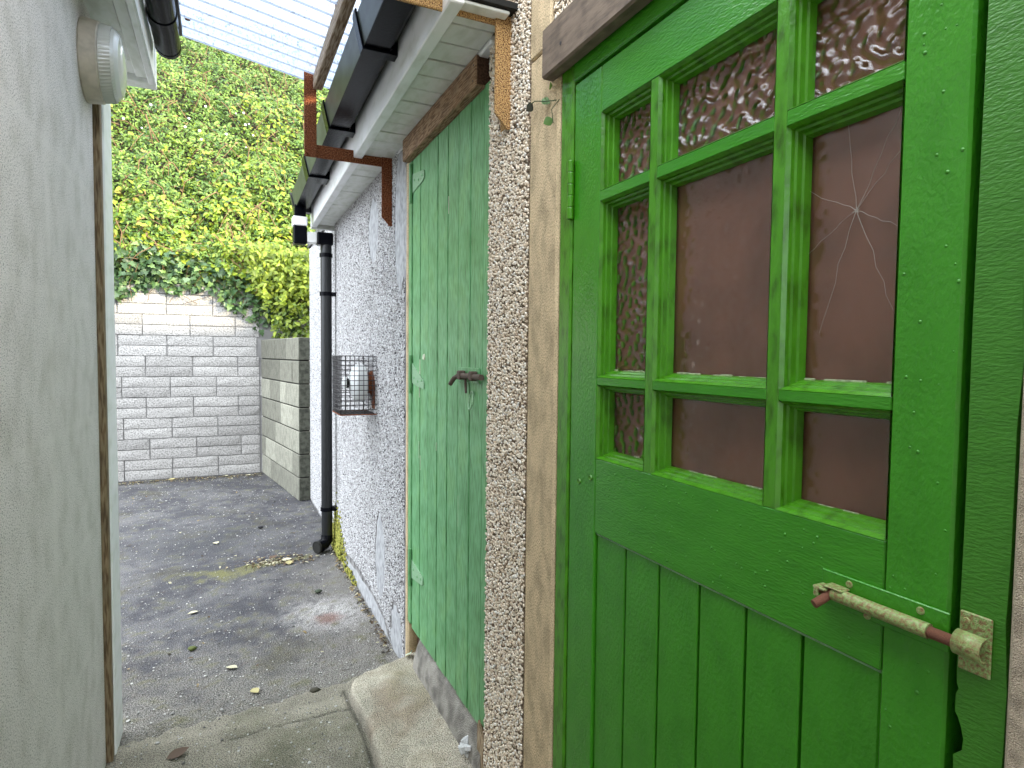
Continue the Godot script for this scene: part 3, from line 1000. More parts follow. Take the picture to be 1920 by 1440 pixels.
func build_hedge() -> void:
	# terrain behind the wall
	var st := mb(true)
	for i in 40:
		for j in 12:
			var x0 := -6.0 + i * 0.35
			var x1 := x0 + 0.35
			var a := bank_at(x0, j / 12.0)
			var b2 := bank_at(x1, j / 12.0)
			var c := bank_at(x1, (j + 1) / 12.0)
			var d := bank_at(x0, (j + 1) / 12.0)
			for v in [a, b2, c, d]:
				pass
			var back := Vector3(0, -0.06, -0.1)
			quad(st, a + back, b2 + back, c + back, d + back)
	quad(st, Vector3(-6, 5.8, -9.7), Vector3(8, 5.8, -9.7), Vector3(8, 6.2, -40), Vector3(-6, 6.2, -40))
	struct(obj("bank", st, M.earth))
	var hedge := thing("hedge", "dense yellow green hedge covering the steep bank above the retaining wall", "hedge", Vector3(0, 1.9, -7.3))
	var org := Vector3(0, 1.9, -7.3)
	var n1 := noise(1.3, 401)
	var n2 := noise(3.5, 402)
	var n3 := noise(0.8, 403)
	var small := []
	var small_c := []
	var big := []
	var big_c := []
	var N := 100000
	for i in N:
		var x := rng.randf_range(-2.3, 1.9) if i < N * 9 / 10 else rng.randf_range(-5.0, 4.5)
		var t := rng.randf_range(0.0, 0.95)
		var lo := 0.0
		if x < 0.25:
			lo = 0.07 + 0.05 * n2.get_noise_2d(x * 2.0, 0.3) + (0.06 if x < -0.5 else 0.0)
		if t < lo:
			continue
		var p := bank_at(x, t)
		var q := bank_at(x, t + 0.02)
		var tang := (q - p).normalized()
		var nrm := Vector3(1, 0, 0).cross(tang).normalized()
		if nrm.z < 0.0:
			nrm = -nrm
		var hump := 0.16 * n1.get_noise_2d(x * 1.2, t * 6.0) + 0.09 * n2.get_noise_2d(x * 1.6, t * 9.0)
		p += nrm * (0.10 + hump - 0.16 * pow(rng.randf(), 1.6))
		# gaps where stems and shade show through
		if n2.get_noise_2d(x * 3.1 + 7.0, t * 16.0) > 0.46 and rng.randf() < 0.6:
			continue
		var lime := clampf(0.62 - t * 1.35 + 0.55 * n3.get_noise_2d(x * 1.4, t * 5.0) + 0.3 * n2.get_noise_2d(x, t * 5.0) + (0.2 if x > 0.2 else 0.0), 0.0, 1.0)
		var v := rng.randf_range(0.72, 1.25)
		if rng.randf() < lime * 0.85:
			if rng.randf() < 0.25:
				continue
			var c := Color(0.23, 0.345, 0.03).lerp(Color(0.43, 0.52, 0.045), rng.randf())
			if rng.randf() < 0.1:
				c = Color(0.36, 0.33, 0.05)
			big.append(Transform3D(leaf_basis(nrm, rng.randf_range(0.04, 0.07), 0.95), p - org))
			big_c.append(c * v * 0.84)
		else:
			var c := Color(0.085, 0.18, 0.034).lerp(Color(0.27, 0.40, 0.07), clampf(rng.randf() + 0.5 * n1.get_noise_2d(x * 2.0, t * 8.0), 0.0, 1.0))
			var k := rng.randf()
			if k < 0.05:
				c = Color(0.24, 0.16, 0.06)
			elif k < 0.10:
				c = Color(0.05, 0.10, 0.04)
			small.append(Transform3D(leaf_basis(nrm, rng.randf_range(0.028, 0.05), 0.8), p - org))
			small_c.append(c * v * 0.86)
	# the overhang beside the outbuilding, in front of the corner
	for i in 4200:
		var y := rng.randf_range(1.42, 2.35)
		var f := (y - 1.42) / 0.93
		var x := rng.randf_range(lerpf(0.50, 0.16, f), 1.3)
		var zz := -6.75 + 0.25 * n2.get_noise_2d(x * 3.0, y * 3.0) - 0.3 * rng.randf() + 0.12 * f
		var nrm := Vector3(-0.25, 0.3, 1).normalized()
		var v := rng.randf_range(0.75, 1.25)
		if y < 1.75 and rng.randf() < 0.4:
			continue
		big.append(Transform3D(leaf_basis(nrm, rng.randf_range(0.04, 0.07), 0.9), Vector3(x, y, zz) - org))
		big_c.append(Color(0.30, 0.38, 0.035).lerp(Color(0.08, 0.14, 0.02), rng.randf() * (1.0 if y < 1.85 else 0.75)) * v * 0.85)
	multi("small_leaves", leaf_mesh(), M.leaf, small, small_c, hedge)
	multi("broad_leaves", leaf_mesh(), M.leaf, big, big_c, hedge)
	# stems and dry twigs
	st = mb(true)
	for i in 420:
		var x := rng.randf_range(-2.2, 1.6)
		var t := rng.randf_range(0.05, 0.9)
		var p := bank_at(x, t) + Vector3(0, 0.02, 0.05)
		var q := p + Vector3(rng.randf_range(-0.25, 0.25), rng.randf_range(0.02, 0.3), rng.randf_range(0.0, 0.16))
		var mid := (p + q) / 2 + Vector3(rng.randf_range(-0.05, 0.05), 0.03, 0.05)
		tube(st, [p - org, mid - org, q - org], rng.randf_range(0.002, 0.005), 5)
	stuff(obj("twigs", st, mat("dry twig", lin(0.2, 0.12, 0.06), 0.9), hedge))
	# pale flowers
	var fl := []
	var fc := []
	for i in 16:
		var x := rng.randf_range(-0.35, 0.35) - (0.6 if i % 5 == 0 else 0.0)
		var t := 0.50 + rng.randf_range(-0.05, 0.06)
		fl.append(Transform3D(Basis.from_scale(Vector3.ONE * rng.randf_range(0.007, 0.014)), bank_at(x, t) + Vector3(0, 0.06, 0.2) - org))
		fc.append(Color(0.75, 0.74, 0.78))
	multi("pale_flowers", pebble_mesh(), M.pebble, fl, fc, hedge)
	# ivy
	var ivy := thing("ivy", "dark green ivy trailing over the top of the retaining wall", "ivy", Vector3(0, 1.9, -6.95))
	var io := Vector3(0, 1.9, -6.95)
	var lm := leaf_mesh(true)
	var greens := []
	for k in 5:
		var c: Color = [Color(0.05, 0.105, 0.04), Color(0.07, 0.13, 0.05), Color(0.04, 0.075, 0.032), Color(0.13, 0.21, 0.065), Color(0.09, 0.15, 0.07)][k]
		greens.append(mat("ivy leaf", lin(c.r, c.g, c.b), 0.36, {"back": Color(0.35, 0.45, 0.2)}))
	var iv := []
	var ic := []
	for i in 2300:
		var x := rng.randf_range(-1.6, 0.72)
		var hang := 0.05 + 0.10 * (0.5 + 0.5 * n2.get_noise_2d(x * 2.5, 5.0)) + (0.10 if x < -0.75 else 0.0)
		hang += clampf((x + 0.1) / 0.5, 0.0, 1.0) * 0.42
		var top := 0.30 + 0.12 * n2.get_noise_2d(x * 2.0, 9.0) - clampf((x + 0.25) / 0.6, 0.0, 1.0) * 0.22
		var y := 1.95 - hang + (hang + top) * pow(rng.randf(), 0.8)
		var sparse: float = clampf((1.9 - y) / 0.4, 0.0, 1.0)
		if rng.randf() < sparse * 0.6:
			continue
		var zz := -6.88 - 0.10 * rng.randf()
		if y > 1.95:
			zz = bank_at(x, 0.0).z + 0.16 - 0.30 * rng.randf() - (y - 1.95) * 0.1
		var bs := leaf_basis(Vector3(0, 0.35, 1).normalized(), rng.randf_range(0.045, 0.085), 0.95)
		if zz > -6.95 and i % 5 < 2 and ivy.get_child_count() < 240:
			var o := place("leaf", lm, greens[rng.randi_range(0, 4)], ivy)
			o.transform = Transform3D(bs, Vector3(x, y, zz) - io)
		else:
			iv.append(Transform3D(bs, Vector3(x, y, zz) - io))
			var g: Color = [Color(0.05, 0.105, 0.04), Color(0.07, 0.13, 0.05), Color(0.04, 0.075, 0.032), Color(0.13, 0.21, 0.065)][rng.randi_range(0, 3)]
			ic.append(g * rng.randf_range(0.8, 1.3))
	multi("ivy_leaves", lm, M.leaf, iv, ic, ivy)
	st = mb(true)
	for i in 16:
		var x := rng.randf_range(-1.4, 0.45)
		var pts := []
		for k in 5:
			pts.append(Vector3(x + 0.04 * k * rng.randf_range(-1, 1), 0.2 - 0.09 * k, 0.04 + 0.015 * rng.randf()))
		tube(st, pts, 0.003, 5)
	obj("stem", st, M.stem, ivy)

# ---------------------------------------------------------------- sheet roof, rail and brackets
func build_roof_sheet() -> void:
	var s := thing("corrugated_roof", "translucent corrugated plastic roof sheet spanning the passage overhead", "roof sheet", Vector3(0, 2.42, -2.65))
	var st := mb(true)
	var n := 184
	var top := func(x: float) -> float: return 0.02 - 0.175 * (x + 0.17)
	for i in n:
		var z0 := 1.40 * i / n
		var z1 := 1.40 * (i + 1) / n
		var y0 := 0.013 * cos(TAU * z0 / 0.076)
		var y1 := 0.013 * cos(TAU * z1 / 0.076)
		var a: float = top.call(-0.24)
		var b: float = top.call(0.50)
		var dirt_shade := clampf(1.0 - 0.82 * pow(clampf(-cos(TAU * (z0 + z1) * 0.5 / 0.076), 0.0, 1.0), 7.0), 0.0, 1.0)  # lap shadows and grime of the valleys, painted in as vertex colour
		st.set_color(Color(dirt_shade, dirt_shade, dirt_shade))
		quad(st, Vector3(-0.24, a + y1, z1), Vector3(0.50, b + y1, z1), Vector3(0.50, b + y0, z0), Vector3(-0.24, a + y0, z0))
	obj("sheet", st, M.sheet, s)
	# fixing screws with washers
	for i in 3:
		for x in [-0.1, 0.34]:
			st = mb()
			lathe(st, [Vector2(0.0, -0.012), Vector2(0.009, -0.012), Vector2(0.009, 0.012), Vector2(0.0, 0.016)], Transform3D(Basis(), Vector3(x, top.call(x) + 0.012, 0.152 + i * 0.456)), 10)
			obj("fixing", st, M.rust, s)
	st = mb()
	box(st, Vector3(0.331, 2.295, -2.565), Vector3(0.366, 2.352, -1.25), 0.003)
	tag(obj("roof_rail", st, M.wood_rail), "weathered square timber rail carrying the corrugated sheet on iron brackets", "timber rail")
	bracket(-2.58, 1.795, 2.062, M.rust, "rusty cranked iron bracket beside the far top corner of the plank door", 0.0)
	bracket(-1.405, 1.815, 2.085, M.rust_cream, "cream painted rusty bracket on the pebbledash pier between the doors", 0.0)

func bracket(z: float, low: float, arm: float, m: Material, label: String, _t: float) -> void:
	var b := thing("iron_bracket", label, "bracket", Vector3(0.65, low, z), "iron brackets holding the roof rail")
	# wall leg, its foot cut to a slant
	var st := mb()
	extrude(st, PackedVector2Array([Vector2(-0.045, 0.035), Vector2(-0.012, 0.0), Vector2(-0.001, 0.0), Vector2(-0.001, arm - low + 0.026), Vector2(-0.045, arm - low + 0.026)]), Transform3D(Basis(), Vector3(0, 0, 0.0022)), 0.007)
	box(st, Vector3(-0.0075, 0.01, -0.045), Vector3(-0.001, arm - low + 0.03, 0.002), 0.001)
	obj("wall_leg", st, m, b)
	st = mb()
	box(st, Vector3(-0.350, arm - low - 0.024, -0.006), Vector3(-0.0135, arm - low + 0.026, 0.002), 0.002)
	box(st, Vector3(-0.333, arm - low + 0.018, -0.03), Vector3(-0.0135, arm - low + 0.0258, -0.0065), 0.002)
	obj("arm", st, m, b)
	st = mb()
	xf = Transform3D(Basis(), Vector3(0, arm - low, 0))
	extrude(st, PackedVector2Array([Vector2(-0.352, 0.335), Vector2(-0.352, 0.0), Vector2(-0.325, -0.024), Vector2(-0.306, -0.024), Vector2(-0.306, 0.31), Vector2(-0.308, 0.335)]), Transform3D(Basis(), Vector3(0, 0, 0.0025)), 0.012)
	xf = Transform3D()
	obj("upright", st, m, b)
	st = mb()
	for q in [0.09, 0.2]:
		lathe(st, [Vector2(0.009, 0.0), Vector2(0.008, 0.006), Vector2(0.0, 0.007)], Transform3D(Basis(Vector3.BACK, PI / 2), Vector3(-0.0075, q, -0.022)), 8)
	obj("bolt_head", st, m, b)

# ---------------------------------------------------------------- the glazed green door
func bead(st: SurfaceTool, y0: float, y1: float, z0: float, z1: float) -> void:
	# moulded reveal stepping from the face back to the glass
	var steps := [Vector2(0.0, 0.0), Vector2(0.006, 0.0035), Vector2(0.012, 0.004), Vector2(0.0135, 0.007), Vector2(0.021, 0.0085), Vector2(0.0225, 0.0115), Vector2(0.033, 0.0135)]
	for i in steps.size() - 1:
		var p: Vector2 = steps[i]
		var q: Vector2 = steps[i + 1]
		var o := []
		for s in [p, q]:
			var x: float = 0.6552 + s.x
			o.append([Vector3(x, y0 + s.y, z0 + s.y), Vector3(x, y0 + s.y, z1 - s.y), Vector3(x, y1 - s.y, z1 - s.y), Vector3(x, y1 - s.y, z0 + s.y)])
		for k in 4:
			var k2 := (k + 1) % 4
			quad(st, o[0][k], o[0][k2], o[1][k2], o[1][k])

func build_glazed_door() -> void:
	# frame is fixed to the wall
	var fr := thing("door_frame", "rough green painted door frame round the glazed green door", "door frame", Vector3(0.65, 0, -0.73))
	xf = Transform3D(Basis(), -fr.position)
	var st := mb()
	box(st, Vector3(0.651, 0.03, -1.152), Vector3(0.75, 1.87, -1.1045), 0.004)
	obj("left_jamb", st, M.green_bar, fr)
	st = mb()
	box(st, Vector3(0.651, 1.816, -1.104), Vector3(0.75, 1.868, -0.306), 0.003)
	obj("head", st, M.green_h, fr)
	# right jamb: front board with a ragged, broken edge
	var poly := PackedVector2Array()
	var ys := [0.03, 0.30, 0.62, 0.80, 0.855, 0.868, 0.876, 0.888, 0.899, 0.908, 0.912, 0.93, 0.936, 0.941, 0.96, 1.1, 1.3, 1.6, 1.813]
	var cut := [0.0, 0.001, 0.0, 0.001, 0.0005, 0.0, 0.0075, 0.0085, 0.006, 0.0025, 0.0, 0.0, 0.0025, 0.0005, 0.0, 0.001, 0.0, 0.0012, 0.0]
	for i in ys.size():
		poly.append(Vector2(-0.3475 + cut[i], ys[i]))
	for i in 30:
		var y := 1.813 - 1.783 * i / 29.0
		poly.append(Vector2(-0.3065 + 0.0014 * sin(i * 2.3) + 0.001 * sin(i * 5.1), y))
	st = mb()
	extrude(st, poly, Transform3D(Basis(Vector3(0, 0, 1), Vector3(0, 1, 0), Vector3(1, 0, 0)), Vector3(0.6535, 0, 0)), 0.045)
	obj("right_jamb", st, M.green_rough, fr)
	st = mb()
	box(st, Vector3(0.72, 0.03, -0.40), Vector3(0.75, 1.81, -0.31))
	obj("stop", st, M.dark, fr)
	xf = Transform3D()
	# the leaf
	var d := thing("glazed_door", "bright green half glazed door with nine panes and a boarded lower panel", "door", Vector3(0.655, 0.1, -0.73))
	xf = Transform3D(Basis(), -d.position)
	var F := 0.655
	var B := 0.699
	st = mb()
	box(st, Vector3(F, 0.1, -1.1015), Vector3(B, 1.811, -1.0048), 0.0022)
	obj("stile", st, M.green, d)
	st = mb()
	box(st, Vector3(F, 0.1, -0.4255), Vector3(B, 1.811, -0.3575), 0.003)
	obj("stile", st, M.green, d)
	st = mb()
	box(st, Vector3(F + 0.0004, 1.723, -1.004), Vector3(B, 1.811, -0.426), 0.0022)
	obj("top_rail", st, M.green_h, d)
	st = mb()
	box(st, Vector3(F + 0.0004, 0.914, -1.004), Vector3(B, 1.061, -0.426), 0.0018)
	obj("lock_rail", st, M.green_h, d)
	st = mb()
	box(st, Vector3(F + 0.0004, 0.1, -1.004), Vector3(B, 0.30, -0.426), 0.0022)
	obj("bottom_rail", st, M.green_h, d)
	var cols := [[-1.0045, -0.855], [-0.835, -0.595], [-0.575, -0.4255]]
	var rows := [[1.061, 1.204], [1.219, 1.556], [1.576, 1.723]]
	for q in [[-0.855, -0.835], [-0.595, -0.575]]:
		st = mb()
		box(st, Vector3(F + 0.0008, 1.061, q[0]), Vector3(B - 0.012, 1.723, q[1]), 0.0005)
		obj("glazing_bar", st, M.green_bar, d)
	for q in [[1.204, 1.219], [1.556, 1.576]]:
		for c in cols:
			st = mb()
			box(st, Vector3(F + 0.0004, q[0], c[0]), Vector3(B - 0.012, q[1], c[1]), 0.001)
			obj("glazing_bar", st, M.green_h, d)
	for r in 3:
		for c in 3:
			var y0: float = rows[r][0]
			var y1: float = rows[r][1]
			var z0: float = cols[c][0]
			var z1: float = cols[c][1]
			st = mb()
			bead(st, y0, y1, z0, z1)
			obj("glazing_bead", st, M.green_bar, d)
			st = mb()
			quad(st, Vector3(0.688, y0 + 0.006, z0 + 0.006), Vector3(0.688, y0 + 0.006, z1 - 0.006), Vector3(0.688, y1 - 0.006, z1 - 0.006), Vector3(0.688, y1 - 0.006, z0 + 0.006))
			quad(st, Vector3(0.6912, y0 + 0.006, z0 + 0.006), Vector3(0.6912, y0 + 0.006, z1 - 0.006), Vector3(0.6912, y1 - 0.006, z1 - 0.006), Vector3(0.6912, y1 - 0.006, z0 + 0.006))
			var still: bool = r < 2 and c > 0
			var pane := obj("pane", st, M.glass_still if still else M.glass, d)
			if r == 1 and c == 2:
				pane.set_meta("label", "cracked pane with lines spreading from one hole")
				crack(pane)
			# a ragged line of putty along the foot of the pane
			st = mb()
			var pz := z0 + 0.014
			while pz < z1 - 0.016:
				var pw := rng.randf_range(0.008, 0.03)
				var ph := rng.randf_range(0.0002, 0.0022) if r < 2 else 0.0004
				if rng.randf() < (0.7 if r == 1 else 0.3):
					box(st, Vector3(0.6855, y0 + 0.0115, pz), Vector3(0.6875, y0 + 0.0135 + ph, minf(pz + pw, z1 - 0.014)), 0.0005)
				pz += pw
			st.generate_normals()
			var pm := st.commit()
			if pm.get_surface_count() > 0:
				place("putty", pm, M.putty, pane)
	st = mb()
	box(st, Vector3(0.6925, 1.055, -1.01), Vector3(0.6985, 1.73, -0.42))
	obj("brown_backing", st, M.board_brown, d)
	# tongued boards below the lock rail
	var bz := [-1.004, -0.908, -0.813, -0.717, -0.624, -0.531, -0.426]
	for i in 6:
		st = mb()
		box(st, Vector3(F + 0.0055, 0.298, bz[i] + 0.0024), Vector3(B - 0.004, 0.9115, bz[i + 1] - 0.0024), 0.0018)
		obj("board", st, M.green, d)
	# a bevelled lip under the lock rail
	st = mb()
	extrude(st, PackedVector2Array([Vector2(F + 0.0012, 0.916), Vector2(F + 0.006, 0.9095), Vector2(F + 0.012, 0.916)]), Transform3D(Basis(), Vector3(0, 0, -1.003)), 0.576)
	obj("lip", st, M.green_pale, d)
	# paint blisters and nail heads
	st = mb(true)
	for i in 150:
		var z := rng.randf_range(-0.42, -0.36) if i < 60 else rng.randf_range(-1.0, -0.43)
		var y := rng.randf_range(0.6, 1.8) if i < 60 else rng.randf_range(0.925, 1.05)
		var r := rng.randf_range(0.0008, 0.0024)
		lathe(st, [Vector2(r, 0.0), Vector2(r * 0.8, r * 0.35), Vector2(0.0, r * 0.55)], Transform3D(Basis(Vector3.BACK, PI / 2) * Basis(Vector3.UP, i), Vector3(F + 0.0001, y, z)), 7, false)
	obj("paint_blisters", st, M.green, d)
	for q in [[1.005, -1.062, 0.006], [1.02, -1.02, 0.006]]:
		st = mb(true)
		lathe(st, [Vector2(q[2], 0.0), Vector2(q[2] * 0.8, 0.003), Vector2(q[2] * 0.3, 0.001), Vector2(0.0, 0.001)], Transform3D(Basis(Vector3.BACK, PI / 2), Vector3(F, q[0], q[1])), 10)
		obj("filled_hole", st, M.green_bar, d)
	# hinge knuckles
	st = mb(true)
	for k in 5:
		var y0 := 1.540 + k * 0.0238
		lathe(st, [Vector2(0.0, 0.0), Vector2(0.0062, 0.0), Vector2(0.0068, 0.002), Vector2(0.0068, 0.021), Vector2(0.0062, 0.023), Vector2(0.0, 0.023)], Transform3D(Basis(), Vector3(0.6475, y0, -1.1025)), 12)
	obj("hinge", st, M.green_bar, d)
	# barrel bolt
	st = mb()
	box(st, Vector3(0.6515, 0.967, -0.499), Vector3(0.6549, 1.0075, -0.3555), 0.001)
	obj("bolt_plate", st, M.green, d)
	st = mb(true)
	tube(st, [Vector3(0.643, 0.9855, -0.476), Vector3(0.643, 0.9855, -0.369)], 0.0078, 16)
	var tb := obj("bolt_barrel", st, M.bolt_paint, d)
	tb.set_meta("label", "rust flecked barrel of the sliding bolt")
	st = mb()
	xf = Transform3D(Basis(), -d.position)
	box(st, Vector3(0.634, 0.987, -0.498), Vector3(0.6535, 0.9905, -0.481), 0.001)
	box(st, Vector3(0.6335, 0.978, -0.4965), Vector3(0.636, 0.989, -0.49), 0.001)
	box(st, Vector3(0.636, 0.992, -0.486), Vector3(0.6545, 0.9945, -0.462), 0.001)
	obj("end_loop", st, M.bolt_paint, d)
	st = mb(true)
	tube(st, [Vector3(0.643, 0.985, -0.369), Vector3(0.643, 0.985, -0.342)], 0.006, 14)
	tube(st, [Vector3(0.643, 0.985, -0.492), Vector3(0.643, 0.985, -0.474)], 0.0058, 14)
	tube(st, [Vector3(0.642, 0.983, -0.481), Vector3(0.632, 0.978, -0.483), Vector3(0.622, 0.973, -0.4855)], 0.0052, 12)
	obj("sliding_rod", st, M.bolt_rust, d)
	for q in [[1.0, -0.463], [1.0, -0.383], [0.972, -0.44]]:
		st = mb(true)
		lathe(st, [Vector2(0.0042, 0.0), Vector2(0.0036, 0.0018), Vector2(0.0, 0.0022)], Transform3D(Basis(Vector3.BACK, PI / 2), Vector3(0.6515, q[0], q[1])), 10)
		obj("screw", st, M.bolt_paint, d)
	xf = Transform3D()
	# keeper on the frame
	var kp := thing("bolt_keeper", "worn cream bolt keeper screwed to the right jamb", "bolt keeper", Vector3(0.6535, 0.96, -0.33))
	xf = Transform3D(Basis(), -kp.position)
	st = mb()
	box(st, Vector3(0.6505, 0.958, -0.3455), Vector3(0.6532, 1.016, -0.3175), 0.001)
	obj("plate", st, M.bolt_paint, kp)
	st = mb(true)
	for k in 12:
		var a := PI / 2 + PI * k / 12.0
		var b2 := PI / 2 + PI * (k + 1) / 12.0
		var c0 := Vector3(0.6465, 0.986, 0)
		for r: Vector2 in [Vector2(0.0125, 0.0105)]:
			var p := c0 + Vector3(cos(a), sin(a), 0) * r.x
			var q := c0 + Vector3(cos(b2), sin(b2), 0) * r.x
			var p2 := c0 + Vector3(cos(a), sin(a), 0) * r.y
			var q2 := c0 + Vector3(cos(b2), sin(b2), 0) * r.y
			var za := Vector3(0, 0, -0.3445)
			var zb := Vector3(0, 0, -0.3195)
			quad(st, p + za, p + zb, q + zb, q + za)
			quad(st, q2 + za, q2 + zb, p2 + zb, p2 + za)
			quad(st, p + zb, p2 + zb, q2 + zb, q + zb)
			quad(st, p2 + za, p + za, q + za, q2 + za)
	obj("loop", st, M.bolt_paint, kp)
	st = mb(true)
	lathe(st, [Vector2(0.0038, 0.0), Vector2(0.0032, 0.0018), Vector2(0.0, 0.0022)], Transform3D(Basis(Vector3.BACK, PI / 2), Vector3(0.6506, 1.007, -0.339)), 10)
	obj("screw", st, M.bolt_paint, kp)
	xf = Transform3D()

func crack(pane: Node3D) -> void:
	var st := mb(true)
	var c := Vector3(0.6868, 1.437, -0.497)
	var ends := [Vector2(1.545, -0.512), Vector2(1.54, -0.447), Vector2(1.50, -0.44), Vector2(1.408, -0.438), Vector2(1.315, -0.447), Vector2(1.292, -0.542), Vector2(1.395, -0.562), Vector2(1.475, -0.562)]
	var faint := [0, 1, 2, 3, 4, 5, 7]
	for i in ends.size():
		var e := Vector3(0.6868, ends[i].x, ends[i].y)
		var pts := []
		var n := 7
		for k in n + 1:
			var p := c.lerp(e, float(k) / n)
			if k > 0 and k < n:
				p += Vector3(0, rng.randf_range(-1, 1), rng.randf_range(-1, 1)) * 0.0024
			pts.append(p)
		tube(st, pts, 0.00036 if faint.has(i) else 0.0002, 4, 0.00014)
	for k in 6:
		var a := TAU * k / 6 + 0.3
		tube(st, [c, c + Vector3(-0.0008, sin(a), cos(a)) * Vector3(1, 0.005, 0.005)], 0.0008, 5, 0.0002)
	obj("crack", st, M.crack, pane)

# ---------------------------------------------------------------- the plank door
func build_plank_door() -> void:
	var fr := thing("plank_door_frame", "faded green jambs beside the narrow plank door", "door frame", Vector3(0.655, 0.19, -1.93))
	xf = Transform3D(Basis(), -fr.position)
	var st := mb()
	box(st, Vector3(0.652, 0.205, -2.332), Vector3(0.71, 1.99, -2.292), 0.003)
	obj("jamb", st, M.green_dull, fr)
	st = mb()
	box(st, Vector3(0.650, 0.215, -1.574), Vector3(0.71, 1.992, -1.533), 0.003)
	obj("jamb", st, M.green_dull, fr)
	st = mb()
	box(st, Vector3(0.70, 0.19, -2.34), Vector3(0.73, 1.99, -1.53))
	obj("stop", st, M.dark, fr)
	xf = Transform3D()
	var d := thing("plank_door", "faded green door of narrow vertical planks with T hinges", "door", Vector3(0.655, 0.19, -1.93))
	xf = Transform3D(Basis(), -d.position)
	var pw := (2.287 - 1.582) / 7.0
	for i in 7:
		var z0 := -2.287 + i * pw
		st = mb()
		var lift := 0.0009 * sin(i * 2.1)
		box(st, Vector3(0.655 + lift, 0.193 + 0.002 * sin(i * 3.7), z0 + 0.0034), Vector3(0.679, 1.99, z0 + pw - 0.0034), 0.0016)
		obj("plank", st, M.green_dull, d)
	# narrow worn ridges of bare wood along some joints
	for i in 7:
		st = mb()
		var z := -2.287 + pw * rng.randi_range(1, 6) + rng.randf_range(-0.012, 0.012)
		var y := rng.randf_range(0.5, 1.9)
		box(st, Vector3(0.6542, y, z), Vector3(0.6565, y + rng.randf_range(0.02, 0.1), z + rng.randf_range(0.0015, 0.003)), 0.0003)
		obj("paint_chip", st, M.chip, d)
	# T hinges
	for q in [[1.90, 0.07, 0], [1.18, -0.0, 1], [0.43, -0.06, 2]]:
		var y: float = q[0]
		st = mb()
		# strap on the door, tapering away from the knuckle
		var prof := PackedVector2Array([Vector2(-2.277, y - 0.035), Vector2(-2.277, y + 0.035), Vector2(-2.14, y + 0.016), Vector2(-2.134, y + 0.008), Vector2(-2.134, y - 0.012), Vector2(-2.15, y - 0.02)])
		if q[2] == 1:
			prof = PackedVector2Array([Vector2(-2.277, y - 0.03), Vector2(-2.277, y + 0.045), Vector2(-2.14, y - 0.012), Vector2(-2.128, y - 0.02), Vector2(-2.128, y - 0.045), Vector2(-2.2, y - 0.04)])
		extrude(st, prof, Transform3D(Basis(Vector3(0, 0, 1), Vector3(0, 1, 0), Vector3(1, 0, 0)), Vector3(0.6515, 0, 0)), 0.0038)
		var hg := obj("hinge", st, M.green_pale, d)
		st = mb(true)
		tube(st, [Vector3(0.648, y - 0.07, -2.288), Vector3(0.648, y + 0.075, -2.288)], 0.007, 10)
		obj("knuckle", st, M.green_dull, hg)
		st = mb(true)
		for s in [[0.006, -2.25], [-0.006, -2.2], [0.0, -2.155]]:
			lathe(st, [Vector2(0.005, 0.0), Vector2(0.004, 0.002), Vector2(0.0, 0.0025)], Transform3D(Basis(Vector3.BACK, PI / 2), Vector3(0.6516, y + s[0] - (0.015 if q[2] == 1 else 0.0), s[1])), 8)
		obj("screw", st, M.green_dull, hg)
	# rusty bolt
	st = mb()
	box(st, Vector3(0.6505, 1.178, -1.765), Vector3(0.6548, 1.222, -1.60), 0.001)
	obj("bolt_plate", st, M.green_dull, d)
	st = mb(true)
	tube(st, [Vector3(0.640, 1.198, -1.735), Vector3(0.640, 1.198, -1.555)], 0.0085, 12)
	tube(st, [Vector3(0.640, 1.198, -1.735), Vector3(0.632, 1.188, -1.755), Vector3(0.628, 1.17, -1.775)], 0.007, 10)
	tube(st, [Vector3(0.645, 1.19, -1.69), Vector3(0.645, 1.16, -1.688), Vector3(0.644, 1.148, -1.683)], 0.004, 8)
	obj("bolt", st, M.bolt_dark, d)
	st = mb()
	for z in [-1.715, -1.62]:
		box(st, Vector3(0.630, 1.186, z - 0.012), Vector3(0.6505, 1.213, z + 0.012), 0.003)
	obj("bolt_strap", st, M.bolt_dark, d)
	# ring pull under the bolt
	st = mb(true)
	var ring := []
	for k in 15:
		var a := TAU * k / 14.0
		ring.append(Vector3(0.650 - 0.004 * (1.0 - cos(a)), 1.128 + cos(a) * 0.026, -1.648 + sin(a) * 0.014))
	tube(st, ring, 0.0028, 8)
	obj("ring_pull", st, M.green_pale, d)
	# old screw hole with a torn edge
	st = mb(true)
	lathe(st, [Vector2(0.012, 0.0), Vector2(0.009, 0.004), Vector2(0.005, 0.002), Vector2(0.0, 0.001)], Transform3D(Basis(Vector3.BACK, PI / 2), Vector3(0.6556, 1.25, -2.135)), 10)
	obj("torn_hole", st, M.chip, d)
	xf = Transform3D()

